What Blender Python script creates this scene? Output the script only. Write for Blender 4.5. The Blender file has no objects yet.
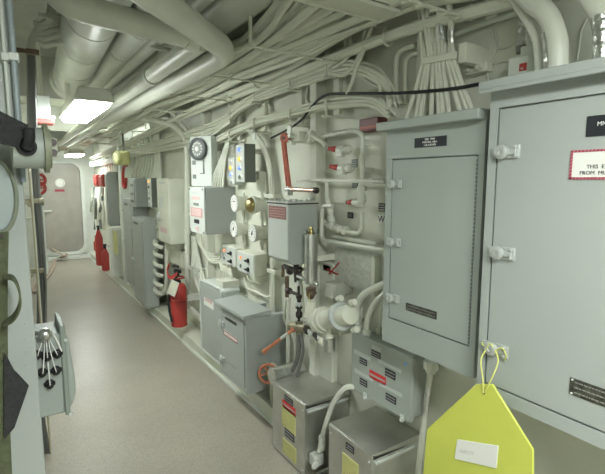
import bpy, bmesh, math, random
from mathutils import Vector, Matrix
random.seed(7)
SC = bpy.context.scene
COL = SC.collection
PI = math.pi

# ------------------------------------------------------------------ camera
H = 1.5
FOC, CX, CY, VX, VY = 450.0, 302.5, 237.0, 5.0, 180.0
YAW = math.atan((CX-VX)/math.hypot(FOC, CY-VY)); PIT = math.atan((CY-VY)/FOC)
FW = Vector((math.sin(YAW)*math.cos(PIT), math.cos(YAW)*math.cos(PIT), -math.sin(PIT)))
RT = Vector((math.cos(YAW), -math.sin(YAW), 0)); UP = RT.cross(FW)
EYE = Vector((0, 0, H))
cd = bpy.data.cameras.new('camera'); cam = bpy.data.objects.new('camera', cd); COL.objects.link(cam)
cam.matrix_world = Matrix((RT, UP, -FW)).transposed().to_4x4()
cam.location = EYE
cd.sensor_fit = 'HORIZONTAL'; cd.sensor_width = 36; cd.lens = 36*FOC/605; cd.clip_start = 0.02
SC.camera = cam

# measuring: where the sight line through a photo pixel meets a wall, cross or level plane
def _ray(x, y): return FW*FOC + RT*(x-CX) - UP*(y-CY)
def ax(x, y, X): d = _ray(x, y); return EYE + d*(X/d.x)
def ay(x, y, Y): d = _ray(x, y); return EYE + d*(Y/d.y)
def az(x, y, Z): d = _ray(x, y); return EYE + d*((Z-H)/d.z)

# ------------------------------------------------------------------ materials
def lin(c): return tuple(((v/255+0.055)/1.055)**2.4 if v/255 > 0.04045 else v/255/12.92 for v in c)
MATS = {}
def mat(name, rgb, rough=0.5, metal=0.0, vary=0.06, scale=6.0, bump=0.0, bscale=60.0, emit=None, spec=0.5):
    m = bpy.data.materials.new(name); m.use_nodes = True
    nt = m.node_tree; b = nt.nodes['Principled BSDF']
    c = lin(rgb)
    tc = nt.nodes.new('ShaderNodeTexCoord')
    nz = nt.nodes.new('ShaderNodeTexNoise'); nz.inputs['Scale'].default_value = scale; nz.inputs['Detail'].default_value = 5
    rp = nt.nodes.new('ShaderNodeValToRGB')
    rp.color_ramp.elements[0].position = 0.3; rp.color_ramp.elements[1].position = 0.7
    rp.color_ramp.elements[0].color = tuple(v*(1-vary) for v in c)+(1,)
    rp.color_ramp.elements[1].color = tuple(min(1, v*(1+vary)) for v in c)+(1,)
    nt.links.new(tc.outputs['Object'], nz.inputs['Vector'])
    nt.links.new(nz.outputs['Fac'], rp.inputs['Fac']); nt.links.new(rp.outputs['Color'], b.inputs['Base Color'])
    b.inputs['Roughness'].default_value = rough; b.inputs['Metallic'].default_value = metal
    b.inputs['Specular IOR Level'].default_value = spec
    if bump:
        n2 = nt.nodes.new('ShaderNodeTexNoise'); n2.inputs['Scale'].default_value = bscale
        bp = nt.nodes.new('ShaderNodeBump'); bp.inputs['Strength'].default_value = bump; bp.inputs['Distance'].default_value = 0.01
        nt.links.new(tc.outputs['Object'], n2.inputs['Vector'])
        nt.links.new(n2.outputs['Fac'], bp.inputs['Height']); nt.links.new(bp.outputs['Normal'], b.inputs['Normal'])
    if emit:
        b.inputs['Emission Color'].default_value = lin(emit[0])+(1,); b.inputs['Emission Strength'].default_value = emit[1]
    MATS[name] = m
    return m
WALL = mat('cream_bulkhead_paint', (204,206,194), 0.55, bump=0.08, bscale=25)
WHITE = mat('white_paint', (213,217,211), 0.45, bump=0.05)
CREAM = mat('cream_paint', (206,208,195), 0.5, bump=0.06)
CABLE = mat('painted_cable', (206,208,195), 0.55, vary=0.05, scale=9)
PIPE = mat('pipe_paint', (207,210,199), 0.38, bump=0.05, bscale=18)
DUCT = mat('duct_lagging', (202,205,195), 0.36, vary=0.08, bump=0.25, bscale=14)
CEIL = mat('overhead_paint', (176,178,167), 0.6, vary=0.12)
GREY = mat('grey_enamel', (162,167,164), 0.42, vary=0.03, scale=4, bump=0.04, bscale=120)
GREY2 = mat('grey_green_enamel', (158,165,160), 0.42, vary=0.03, scale=4, bump=0.04, bscale=120)
LATCHM = mat('latch_metal', (184,188,185), 0.4, 0.3)
PALE = mat('pale_grey_enamel', (196,201,197), 0.42, vary=0.03)
DGREY = mat('dark_grey_paint', (112,118,112), 0.5)
DOORM = mat('door_panel', (156,153,145), 0.35, vary=0.08, bump=0.05)
STEEL = mat('brushed_steel', (205,206,203), 0.34, 1.0, vary=0.12, scale=12, bump=0.03, bscale=80)
STEELB = mat('brushed_steel_box', (206,206,201), 0.42, 1.0, vary=0.14, scale=7, bump=0.05, bscale=50)
FOIL = mat('silver_foil', (215,217,215), 0.28, 1.0, vary=0.15, scale=40, bump=0.5, bscale=70)
BRASS = mat('brass', (164,150,104), 0.35, 1.0)
BRASSD = mat('dulled_brass', (150,146,126), 0.45, 0.8)
COPPER = mat('red_orange_handle_paint', (188,118,88), 0.4)
LEVER = mat('worn_red_paint', (186,100,80), 0.45, vary=0.2, scale=30)
RED = mat('red_paint', (172,58,54), 0.4)
REDCAP = mat('red_cap', (168,60,54), 0.4)
BLACK = mat('black_rubber', (26,26,28), 0.45)
BLACKW = mat('black_webbing', (44,45,46), 0.85, vary=0.25, scale=90, bump=0.5, bscale=300)
OLIVE = mat('olive_webbing', (86,92,68), 0.9, vary=0.2, scale=60, bump=0.5, bscale=400)
HOSEG = mat('grey_hose', (104,106,102), 0.5)
DARK = mat('dark_fitting', (66,60,58), 0.42, 0.5, vary=0.3, scale=50)
BROWNM = mat('brown_bronze', (122,104,90), 0.4, 0.7, vary=0.2, scale=30)
PLATE = mat('black_label_plastic', (40,42,48), 0.35, vary=0.05)
NAMEP = mat('etched_nameplate', (96,96,88), 0.4, 0.7, vary=0.5, scale=60)
LETTER2 = mat('dim_lettering', (168,170,168), 0.6)
ETCH = mat('etched_lettering', (140,140,133), 0.5)
LETTER = mat('white_lettering', (225,226,222), 0.6)
INK = mat('dark_ink', (52,52,54), 0.7)
REDLAB = mat('red_label', (205,52,56), 0.5)
MAROON = mat('maroon_border', (150,58,76), 0.5)
PAPER = mat('white_label', (224,224,220), 0.6, vary=0.02)
STICK = mat('grey_label_tape', (186,192,190), 0.5)
TAGM = mat('paper_tag', (222,222,208), 0.7)
YELP = mat('yellow_data_label', (206,204,140), 0.55)
YEL = mat('yellow_plastic_sign', (198,204,92), 0.42, vary=0.06, scale=5, bump=0.1, bscale=15)
YELD = mat('yellow_lantern', (192,192,138), 0.45)
CORD = mat('yellow_cord', (206,208,120), 0.8)
ORANGE = mat('orange_lens', (245,170,60), 0.3, emit=((255,170,50),1.2))
BLUE = mat('blue_lens', (120,150,225), 0.3, emit=((120,150,255),0.5))
REDLAMP = mat('red_lamp_lens', (245,120,70), 0.3, emit=((255,120,60),1.5))
BLUEP = mat('blue_sticker', (120,160,225), 0.5)
GLASSY = mat('clear_plastic_cover', (196,199,191), 0.22, vary=0.1, scale=40, bump=0.6, bscale=45)
LENS = mat('fluorescent_diffuser', (245,246,240), 0.4, emit=((243,249,244),46.0))

LENS2 = mat('added_light_diffuser', (245,246,240), 0.4, emit=((243,249,244),36.0))  # glow of the added mid-passage fill light only
def floor_mat():
    m = bpy.data.materials.new('speckled_deck_tile'); m.use_nodes = True
    nt = m.node_tree; b = nt.nodes['Principled BSDF']
    tc = nt.nodes.new('ShaderNodeTexCoord')
    v = nt.nodes.new('ShaderNodeTexNoise'); v.inputs['Scale'].default_value = 190; v.inputs['Detail'].default_value = 3
    r = nt.nodes.new('ShaderNodeValToRGB'); e = r.color_ramp.elements
    e[0].position = 0.32; e[0].color = lin((146,140,128))+(1,)
    e[1].position = 0.62; e[1].color = lin((168,163,151))+(1,)
    n = nt.nodes.new('ShaderNodeTexNoise'); n.inputs['Scale'].default_value = 2.5; n.inputs['Detail'].default_value = 4
    r2 = nt.nodes.new('ShaderNodeValToRGB'); r2.color_ramp.elements[0].color = (0.86,0.86,0.86,1); r2.color_ramp.elements[0].position=0.3; r2.color_ramp.elements[1].position=0.7
    mx = nt.nodes.new('ShaderNodeMixRGB'); mx.blend_type = 'MULTIPLY'; mx.inputs['Fac'].default_value = 0.8
    nt.links.new(tc.outputs['Object'], v.inputs['Vector']); nt.links.new(tc.outputs['Object'], n.inputs['Vector'])
    nt.links.new(v.outputs['Fac'], r.inputs['Fac']); nt.links.new(n.outputs['Fac'], r2.inputs['Fac'])
    nt.links.new(r.outputs['Color'], mx.inputs['Color1']); nt.links.new(r2.outputs['Color'], mx.inputs['Color2'])
    nt.links.new(mx.outputs['Color'], b.inputs['Base Color'])
    b.inputs['Roughness'].default_value = 0.34
    return m
FLOORM = floor_mat()

# ------------------------------------------------------------------ mesh builder
def spline(pts, sub):
    P = [Vector(p) for p in pts]
    if len(P) < 3 or sub < 2: return P
    out = []
    for i in range(len(P)-1):
        p0 = P[i-1] if i else P[0]*2-P[1]; p1 = P[i]; p2 = P[i+1]; p3 = P[i+2] if i+2 < len(P) else P[-1]*2-P[-2]
        for k in range(sub):
            t = k/sub
            out.append(0.5*((2*p1)+(p2-p0)*t+(2*p0-5*p1+4*p2-p3)*t*t+(3*p1-p0-3*p2+p3)*t*t*t))
    out.append(P[-1]); return out
def bend(pts, R, n=5):
    """straight runs with rounded corners of radius R"""
    P = [Vector(p) for p in pts]; out = [P[0]]
    for i in range(1, len(P)-1):
        a, b, c = P[i-1], P[i], P[i+1]
        d1 = (a-b); d2 = (c-b); r = min(R, d1.length*0.49, d2.length*0.49)
        s = b+d1.normalized()*r; e = b+d2.normalized()*r
        for k in range(n+1):
            t = k/n; out.append((1-t)**2*s+2*t*(1-t)*b+t*t*e)
    out.append(P[-1]); return out
class M:
    def __init__(s): s.bm = bmesh.new()
    def _f(s, vs):
        try: s.bm.faces.new(vs)
        except ValueError: pass
    def box(s, x0, x1, y0, y1, z0, z1):
        x0, x1 = sorted((x0, x1)); y0, y1 = sorted((y0, y1)); z0, z1 = sorted((z0, z1))
        v = [s.bm.verts.new((x, y, z)) for x in (x0, x1) for y in (y0, y1) for z in (z0, z1)]
        for f in ((0,1,3,2),(4,6,7,5),(0,4,5,1),(2,3,7,6),(0,2,6,4),(1,5,7,3)): s._f([v[i] for i in f])
        return s
    def prism(s, poly, vec):
        vec = Vector(vec); a = [s.bm.verts.new(Vector(p)) for p in poly]; b = [s.bm.verts.new(Vector(p)+vec) for p in poly]
        n = len(a); s._f(a[::-1]); s._f(b)
        for i in range(n): s._f([a[i], a[(i+1) % n], b[(i+1) % n], b[i]])
        return s
    def rings(s, rings, cap=True, close=False):
        R = [[s.bm.verts.new(p) for p in r] for r in rings]; n = len(R[0]); m = len(R)
        for i in range(m if close else m-1):
            A, B = R[i], R[(i+1) % m]
            for k in range(n): s._f([A[k], A[(k+1) % n], B[(k+1) % n], B[k]])
        if cap and not close: s._f(R[0][::-1]); s._f(R[-1])
        return s
    def lathe(s, o, axis, prof, n=20, flat=1.0, flatdir=None):
        o = Vector(o); a = Vector(axis).normalized()
        u = a.cross(Vector((0,0,1)));  u = u.normalized() if u.length > 1e-3 else Vector((1,0,0))
        w = a.cross(u)
        s.rings([[o+a*d+(u*math.cos(2*PI*k/n)+w*math.sin(2*PI*k/n))*max(r, 1e-4) for k in range(n)] for d, r in prof])
        return s
    def cyl(s, a, b, r, r2=None, n=14):
        a = Vector(a); b = Vector(b); L = (b-a).length
        return s.lathe(a, b-a, [(0, r), (L, r if r2 is None else r2)], n)
    def tube(s, pts, r, n=7, sub=4, close=False):
        P = spline(pts, sub) if sub > 1 else [Vector(p) for p in pts]
        Q = [P[0]]
        for p in P[1:]:
            if (p-Q[-1]).length > 1e-5: Q.append(p)
        P = Q; m = len(P); rings = []; u = None
        for i in range(m):
            if close: t = P[(i+1) % m]-P[i-1]
            else: t = P[min(i+1, m-1)]-P[max(i-1, 0)]
            t.normalize()
            if u is None:
                u = t.cross(Vector((0,0,1)));  u = u if u.length > 1e-2 else Vector((1,0,0))
            u = (u-t*u.dot(t)).normalized(); w = t.cross(u)
            rings.append([P[i]+(u*math.cos(2*PI*k/n)+w*math.sin(2*PI*k/n))*r for k in range(n)])
        return s.rings(rings, close=close)
    def torus(s, c, axis, R, r, n=24, k=8, a0=0, a1=2*PI):
        c = Vector(c); a = Vector(axis).normalized(); u = a.cross(Vector((0,0,1))); u = u.normalized() if u.length > 1e-3 else Vector((1,0,0)); w = a.cross(u)
        full = abs(a1-a0-2*PI) < 1e-4
        pts = [c+(u*math.cos(a0+(a1-a0)*i/n)+w*math.sin(a0+(a1-a0)*i/n))*R for i in range(n if full else n+1)]
        return s.tube(pts, r, k, 1, close=full)
    def ball(s, c, r, n=14, sc=(1,1,1)):
        c = Vector(c); m = n//2
        s.rings([[c+Vector((math.sin(PI*j/m)*math.cos(2*PI*k/n)*sc[0], math.sin(PI*j/m)*math.sin(2*PI*k/n)*sc[1], math.cos(PI*j/m)*sc[2]))*max(r, 1e-4)
                  if 0 < j < m else c+Vector((1e-5*math.cos(2*PI*k/n), 1e-5*math.sin(2*PI*k/n), (1 if j == 0 else -1)*r*sc[2])) for k in range(n)] for j in range(m+1)])
        return s
    def strip(s, pts, wdir, wid, thk, sub=4):
        """flat band along a path: wdir = width direction"""
        P = spline(pts, sub); wd = Vector(wdir).normalized(); rings = []
        for i in range(len(P)):
            t = (P[min(i+1, len(P)-1)]-P[max(i-1, 0)]).normalized(); nn = t.cross(wd).normalized()
            rings.append([P[i]+wd*wid/2+nn*thk/2, P[i]-wd*wid/2+nn*thk/2, P[i]-wd*wid/2-nn*thk/2, P[i]+wd*wid/2-nn*thk/2])
        return s.rings(rings)
    def text(s, txt, size, pos, xd, yd, thk=0.0006, align='LEFT'):
        cu = bpy.data.curves.new('lettering', 'FONT'); cu.body = txt; cu.size = size; cu.align_x = align; cu.extrude = thk; cu.resolution_u = 2
        o = bpy.data.objects.new('lettering', cu); COL.objects.link(o)
        me = bpy.data.meshes.new_from_object(o.evaluated_get(bpy.context.evaluated_depsgraph_get()))
        xd = Vector(xd); yd = Vector(yd); zd = xd.cross(yd); mt = Matrix((xd, yd, zd)).transposed().to_4x4(); mt.translation = Vector(pos)
        me.transform(mt); s.bm.from_mesh(me)
        bpy.data.objects.remove(o); bpy.data.curves.remove(cu); bpy.data.meshes.remove(me)
        return s
    def done(s, name, material, origin, bev=0.0, seg=2, angle=35):
        bmesh.ops.recalc_face_normals(s.bm, faces=s.bm.faces)
        bmesh.ops.translate(s.bm, verts=s.bm.verts, vec=-Vector(origin))
        for f in s.bm.faces: f.smooth = True
        me = bpy.data.meshes.new(name); s.bm.to_mesh(me); s.bm.free()
        me.set_sharp_from_angle(angle=math.radians(angle))
        me.materials.append(material)
        o = bpy.data.objects.new(name, me); COL.objects.link(o)
        if bev:
            b = o.modifiers.new('bevel', 'BEVEL'); b.width = bev; b.segments = seg; b.limit_method = 'ANGLE'; b.angle_limit = math.radians(50)
        return o
ORIG = {}
def props(o, label, cat, group=None):
    o['label'] = label; o['category'] = cat
    if group: o['group'] = group
def thing(name, label, cat, loc, group=None):
    o = bpy.data.objects.new(name, None); o.empty_display_size = 0.05; COL.objects.link(o); o.location = Vector(loc)
    props(o, label, cat, group); ORIG[o.name] = Vector(loc); return o
NOSPLIT = {'lettering', 'border_stripe', 'border', 'piano_hinge', 'cord', 'louvre', 'rib', 'string'}
def pieces(m):
    """loose islands of a mesh builder, grouped where their boxes meet"""
    seen = set(); isl = []
    m.bm.verts.index_update()
    for v in m.bm.verts:
        if v.index in seen: continue
        st = [v]; seen.add(v.index); g = []
        while st:
            a = st.pop(); g.append(a)
            for e in a.link_edges:
                b = e.other_vert(a)
                if b.index not in seen: seen.add(b.index); st.append(b)
        isl.append(g)
    bx = [[g, [min(v.co[i] for v in g) for i in range(3)], [max(v.co[i] for v in g) for i in range(3)]] for g in isl]
    k = 0; E = 0.0012
    while k < len(bx):
        hit = False
        for j in range(k+1, len(bx)):
            if all(bx[k][1][i] <= bx[j][2][i]+E and bx[j][1][i] <= bx[k][2][i]+E for i in range(3)):
                bx[k] = [bx[k][0]+bx[j][0], [min(a, b) for a, b in zip(bx[k][1], bx[j][1])], [max(a, b) for a, b in zip(bx[k][2], bx[j][2])]]
                bx.pop(j); hit = True; break
        k = 0 if hit else k+1
    if len(bx) == 1: return [m]
    out = []
    for g, _, _ in bx:
        n = M(); mp = {v: n.bm.verts.new(v.co) for v in g}
        for f in {f for v in g for f in v.link_faces}: n.bm.faces.new([mp[v] for v in f.verts])
        out.append(n)
    m.bm.free(); return out
def part(name, m, material, parent, bev=0.0, label=None, **k):
    org = ORIG[parent.name]
    for q in ([m] if name in NOSPLIT else pieces(m)):
        o = q.done(name, material, org, bev, **k); o.parent = parent; ORIG[o.name] = org
        if label: o['label'] = label
    return o
def solo(name, m, material, label, cat, group=None, bev=0.0, **k):
    vs = [v.co for v in m.bm.verts]
    lo = [min(v[i] for v in vs) for i in range(3)]; hi = [max(v[i] for v in vs) for i in range(3)]
    org = Vector(((lo[0]+hi[0])/2, (lo[1]+hi[1])/2, lo[2]))
    o = m.done(name, material, org, bev, **k); o.location = org; ORIG[o.name] = org
    props(o, label, cat, group); return o
def struct(name, m, material, bev=0.0, **k):
    vs = [v.co for v in m.bm.verts]
    lo = [min(v[i] for v in vs) for i in range(3)]; hi = [max(v[i] for v in vs) for i in range(3)]
    org = Vector(((lo[0]+hi[0])/2, (lo[1]+hi[1])/2, lo[2]))
    o = m.done(name, material, org, bev, **k); o.location = org; ORIG[o.name] = org; o['kind'] = 'structure'; return o
WX = 1.46      # right bulkhead
XD, ZD = Vector((0,-1,0)), Vector((0,0,1))      # reading direction on the right bulkhead
def cabdims(X, l, r, s, yt, yb):
    a = ax(r, yt, X); b = ax(r, yb, X); c = ax(l, yt, X); e = ay(s, yt, a.y)
    return a.y, c.y, b.z, a.z, e.x
# ------------------------------------------------------------------ setting
struct('floor', M().box(-1.0, 1.6, -3.0, 9.75, -0.05, 0.0), FLOORM)
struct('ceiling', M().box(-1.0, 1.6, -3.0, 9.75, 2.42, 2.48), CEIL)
struct('wall_right', M().box(WX, WX+0.08, -3.0, 9.75, 0.0, 2.42), WALL)
struct('wall_left', M().prism([(0.0,2.6,0),(0.2,9.6,0),(0.12,9.6,0),(-0.08,2.6,0)], (0,0,2.42)), WALL)
struct('wall_left_partition', M().box(-0.9, 0.037, 1.3, 2.6, 0.0, 2.42), GREY, 0.004)
struct('wall_left_recess', M().box(-0.95, -0.9, -3.0, 1.4, 0.0, 2.42), WALL)
struct('wall_back', M().box(-0.95, WX, -3.05, -3.0, 0.0, 2.42), WALL)
struct('wall_end', M().box(0.1, WX, 9.6, 9.68, 0.0, 2.42), WHITE)
struct('baseboard_right', M().box(1.285, WX, 2.12, 9.6, 0.0, 0.10), WALL, 0.006)
struct('trim_1', M().box(1.27, 1.285, 2.12, 9.6, 0.0, 0.018), WHITE)
# bulkhead stiffeners
for i, (y, x0) in enumerate([(1.28, 1.40), (2.02, 1.39), (3.62, 1.39)]):
    struct('trim_%d' % (i+2), M().box(x0, WX, y-0.03, y+0.03, 1.25 if i == 0 else 0.2, 2.42), WALL, 0.005)
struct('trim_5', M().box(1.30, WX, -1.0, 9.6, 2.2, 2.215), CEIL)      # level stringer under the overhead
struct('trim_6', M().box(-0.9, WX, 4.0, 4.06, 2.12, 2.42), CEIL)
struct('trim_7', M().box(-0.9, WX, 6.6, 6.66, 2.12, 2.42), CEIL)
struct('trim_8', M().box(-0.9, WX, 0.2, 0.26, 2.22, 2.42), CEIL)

# end door: rounded panel, frame, porthole, label, handle
def rrect(x0, x1, z0, z1, r, y, n=6):
    P = []
    for (cx, cz, a) in ((x1-r, z1-r, 0), (x0+r, z1-r, 90), (x0+r, z0+r, 180), (x1-r, z0+r, 270)):
        for k in range(n+1):
            t = math.radians(a+90*k/n); P.append((cx+r*math.cos(t), y, cz+r*math.sin(t)))
    return P
YE = 9.55
dl = ay(43, 210, YE); dr = ay(82, 210, YE); dt = ay(62, 163.5, YE).z; db = ay(62, 252, YE).z
fr = M()
o = rrect(dl.x-0.06, dr.x+0.07, db-0.06, dt+0.05, 0.2, YE-0.02); i_ = rrect(dl.x, dr.x, db, dt, 0.16, YE-0.02)
ov = [[fr.bm.verts.new(Vector(p)+Vector((0, d, 0))) for p in q] for q, d in ((o, 0), (i_, 0), (i_, 0.05), (o, 0.06))]
for k in range(len(o)):
    for q in range(4): fr._f([ov[q][k], ov[q][(k+1) % len(o)], ov[(q+1) % 4][(k+1) % len(o)], ov[(q+1) % 4][k]])
struct('trim_9', fr, WHITE)
dm = M().prism(rrect(dl.x+0.005, dr.x-0.005, db+0.005, dt-0.005, 0.155, YE-0.005), (0, 0.045, 0))
door = struct('door_1', dm, DOORM, 0.006)
pc = ay(60, 183, YE-0.005)
pf = part('porthole', M().torus(pc, (0,1,0), 0.07, 0.014), WHITE, door)
part('pane', M().cyl(pc-Vector((0,0.004,0)), pc+Vector((0,0.004,0)), 0.064, n=20), PAPER, pf)
lc = ay(60, 190.5, YE-0.006)
part('label_plate', M().box(lc.x-0.085, lc.x+0.075, lc.y-0.003, lc.y+0.003, lc.z-0.022, lc.z+0.022), MAROON, door)
hc = ay(46, 211, YE-0.01)
part('handle', M().cyl(hc, hc-Vector((0,0.06,0)), 0.012).cyl(hc-Vector((0.05,0.06,0)), hc-Vector((-0.09,0.06,0)), 0.014), WHITE, door)
struct('trim_10', M().box(0.5, 1.3, YE-0.1, YE+0.05, 0.0, 0.07), WHITE, 0.008)        # sill step

# ------------------------------------------------------------------ helpers for enclosures on the right bulkhead
def latch(c, parent, s=1.0, rope=False):
    """swing bolt latch on a cabinet front, knob facing the passage"""
    c = Vector(c); X, Y, Z = c
    p = part('latch', M().box(X-0.006, X+0.002, Y+0.012*s, Y+0.036*s, Z-0.015*s, Z+0.015*s)
             .box(X-0.006, X+0.002, Y-0.046*s, Y-0.008*s, Z-0.018*s, Z+0.018*s)
             .box(X-0.012, X-0.006, Y-0.040*s, Y+0.026*s, Z-0.008*s, Z+0.008*s)
             .cyl((X, Y-0.038*s, Z+0.012*s), (X-0.014, Y-0.038*s, Z+0.012*s), 0.005*s, n=8)
             .cyl((X, Y-0.038*s, Z-0.012*s), (X-0.014, Y-0.038*s, Z-0.012*s), 0.005*s, n=8), LATCHM, parent, 0.0015)
    part('knob', M().lathe((X-0.009, Y, Z), (-1,0,0), [(0,0.010*s),(0.001,0.0195*s),(0.010,0.0195*s),(0.013,0.015*s),(0.013,0.007*s),(0.010,0.006*s)], 20), LATCHM, p)
    return p
def plate(name, m_, parent, X, y1, y0, z0, z1, t=0.002, bev=0.0, label=None):
    """thin plate on a front that faces the passage; y1 = left edge in the photo (far)"""
    return part(name, M().box(X-t, X+0.0005, y0, y1, z0, z1), m_, parent, bev, label)
def pxplate(name, m_, parent, X, l, t, r, b, th=0.002, label=None):
    a = ax(l, t, X); c = ax(r, b, X)
    return plate(name, m_, parent, X, a.y, c.y, c.z, a.z, th, label=label)
def marks(m, X, y1, y0, z0, z1, rows, h=0.35):
    """rows of broken dashes that stand for lettering too small to read"""
    dz = (z1-z0)/rows; rr = random.Random(int(abs(y1*1000)))
    for k in range(rows):
        zc = z1-dz*(k+0.5); y = y1
        while y > y0+0.002:
            w = min(rr.uniform(0.003, 0.009), y-y0); m.box(X-0.0006, X+0.0003, y-w, y, zc-dz*h/2, zc+dz*h/2); y -= w+0.0022
    return m
def fronted(root, X, Xb, y0, y1, z0, z1, dy0, dy1, dz0, dz1, m_, gap=0.004, lip=0.014):
    """enclosure body with a framed front and a door sunk in the frame: door drawn by dy/dz"""
    b = M().box(X+lip, Xb, y0, y1, z0, z1)
    b.box(X, X+lip, y0, dy0-gap, z0, z1).box(X, X+lip, dy1+gap, y1, z0, z1)
    b.box(X, X+lip, dy0-gap, dy1+gap, z0, dz0-gap).box(X, X+lip, dy0-gap, dy1+gap, dz1+gap, z1)
    part('body', b, m_, root)
    return part('door', M().box(X-0.001, X+lip-0.002, dy0, dy1, dz0, dz1), m_, root, 0.003)

# ------------------------------------------------------------------ large switchgear cabinet at the right edge
X = 1.15
yl = ax(490.5, 106, X).y; zb = ax(498, 398, X).z - 0.012; zc = 1.745
seam = ax(500, 107.8, X); dbot = ax(605, 432.8, X).z
root = thing('switchgear_cabinet', 'largest grey steel cabinet hung at the right edge behind the yellow sign', 'cabinet', (1.3, yl-0.4, zb))
fronted(root, X, WX-0.002, 0.02, yl, zb, zc, 0.05, seam.y, dbot, seam.z-0.004, GREY)
part('cap', M().box(X-0.045, WX-0.004, -0.02, ax(478.5, 82, X-0.045).y, zc-0.002, ax(478, 82, X-0.045).z).box(X-0.045, X-0.04, -0.02, ax(478.5, 82, X-0.045).y, zc-0.012, zc), GREY, root, 0.003)
for p in ((501, 152), (496.5, 253), (490.5, 349)): q_ = ax(p[0], p[1], X-.016); latch((X, q_.y, q_.z), root, 1.0)
lp = pxplate('name_label', PLATE, root, X-0.001, 587.5, 116.5, 640, 133)
a = ax(597.5, 120.5, X-0.003)
part('lettering', M().text('MN', 0.0135, (X-0.0035, a.y, a.z-0.012), XD, ZD), LETTER, lp)
# striped warning sign
a = ax(571.5, 150.5, X-0.001); b = ax(573, 179.5, X-0.001)
sw, sh = 0.16, a.z-b.z
sg = plate('warning_sign', PAPER, root, X-0.001, a.y, a.y-sw, b.z, a.z)
bd = M(); cb = M(); w = 0.0055; k = 0
n = int(sw/0.008)
for zz in (a.z-w, b.z):
    for k in range(n):
        y = a.y-k*0.008; bd.prism([(X-0.0042, y, zz), (X-0.0042, y-0.0048, zz), (X-0.0042, y-0.0075, zz+w), (X-0.0042, y-0.0027, zz+w)], (0.0012, 0, 0))
for yy in (a.y, a.y-sw+w):
    for k in range(int(sh/0.008)):
        z = b.z+k*0.008; bd.prism([(X-0.0042, yy, z), (X-0.0042, yy-w, z+0.0027), (X-0.0042, yy-w, z+0.0075), (X-0.0042, yy, z+0.0048)], (0.0012, 0, 0))
for (y1, y0, z0, z1) in ((a.y, a.y-sw, a.z-w, a.z), (a.y, a.y-sw, b.z, b.z+w), (a.y, a.y-w, b.z, a.z), (a.y-sw+w, a.y-sw, b.z, a.z)): cb.box(X-0.0036, X-0.003, y0, y1, z0, z1)
part('border', cb, mat('pink_border', (196,120,136), 0.5), sg)
part('border_stripe', bd, MAROON, sg)
t1 = ax(586.5, 167, X-0.003); t2 = ax(579.5, 173.8, X-0.003)
part('lettering', M().text('THIS  E', 0.0125, (X-0.0035, t1.y, t1.z-0.0035), XD, ZD).text('FROM  MU', 0.0125, (X-0.0035, t2.y, t2.z-0.002), XD, ZD), INK, sg)
a = ax(570.5, 377, X-0.001); b = ax(570.5, 394, X-0.001)
npl = plate('name_plate', NAMEP, root, X-0.001, a.y, a.y-0.11, b.z, a.z)
part('lettering', marks(M(), X-0.0032, a.y-0.012, a.y-0.1, b.z+0.002, a.z-0.002, 3, 0.22), ETCH, npl)
sc = M()
for yy in (a.y-0.006, a.y-0.104):
    for zz in (a.z-0.004, b.z+0.004): sc.cyl((X-0.001, yy, zz), (X-0.006, yy, zz), 0.0035, 0.002, 8)
part('screw', sc, PALE, npl)

# ------------------------------------------------------------------ power panel cabinet in the middle
X = 1.20
y1 = ax(386.8, 134, X).y; y0 = seam.y+0.004+0.0165+0.0
y0 = max(yl+0.004, 0.84); zb = ax(380, 339, X).z; zc = ax(386.8, 131.5, X).z
dtl = ax(393, 160, X); dbr = ax(465.5, 344.5, X); dtr = ax(477.5, 154, X)
root = thing('power_panel_cabinet', 'grey steel power panel with overhanging cap and hinged door, left of the largest cabinet', 'cabinet', (1.33, (y0+y1)/2, zb))
dr_ = fronted(root, X, WX-0.002, y0, y1, zb, zc, dtr.y, dtl.y, dbr.z, dtl.z, GREY2)
part('cap', M().box(X-0.04, WX-0.004, y0, ax(376, 123, X-0.04).y, zc-0.001, ax(376, 123, X-0.04).z), GREY2, root, 0.003)
hg = M()
for k in range(46):
    z = dbr.z+0.006+k*(dtl.z-dbr.z-0.012)/46; hg.cyl((X-0.002, dtr.y-0.001, z), (X-0.002, dtr.y-0.001, z+0.0085), 0.0026, n=6)
part('piano_hinge', hg, DGREY, root)
for p in ((391.5, 184), (390.5, 242), (389.5, 298)): q_ = ax(p[0], p[1], X-.014); latch((X, q_.y, q_.z), root, 0.85)
a = ax(415, 138.5, X); b = ax(416, 148, X); c = ax(447, 135, X)
pl = plate('name_label', PLATE, root, X, a.y, c.y, b.z, a.z)
ls = (a.z-b.z)/3.4; ym = (a.y+c.y)/2; txm = M()
for k, t in enumerate(('MISC  PWR', 'PWR PNL 1-80-1', '1-75-2-07-078')): txm.text(t, ls*0.92, (X-0.0025, ym, a.z-ls*(k+1.02)), XD, ZD, align='CENTER')
part('lettering', txm, LETTER, pl)
a = ax(406.5, 302.5, X); b = ax(407, 310, X); c = ax(437, 313, X)
npl = plate('name_plate', NAMEP, root, X-0.001, a.y, c.y, b.z, a.z)
part('lettering', marks(M(), X-0.0032, a.y-0.006, c.y+0.006, b.z+0.002, a.z-0.002, 2, 0.22), ETCH, npl)

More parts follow.
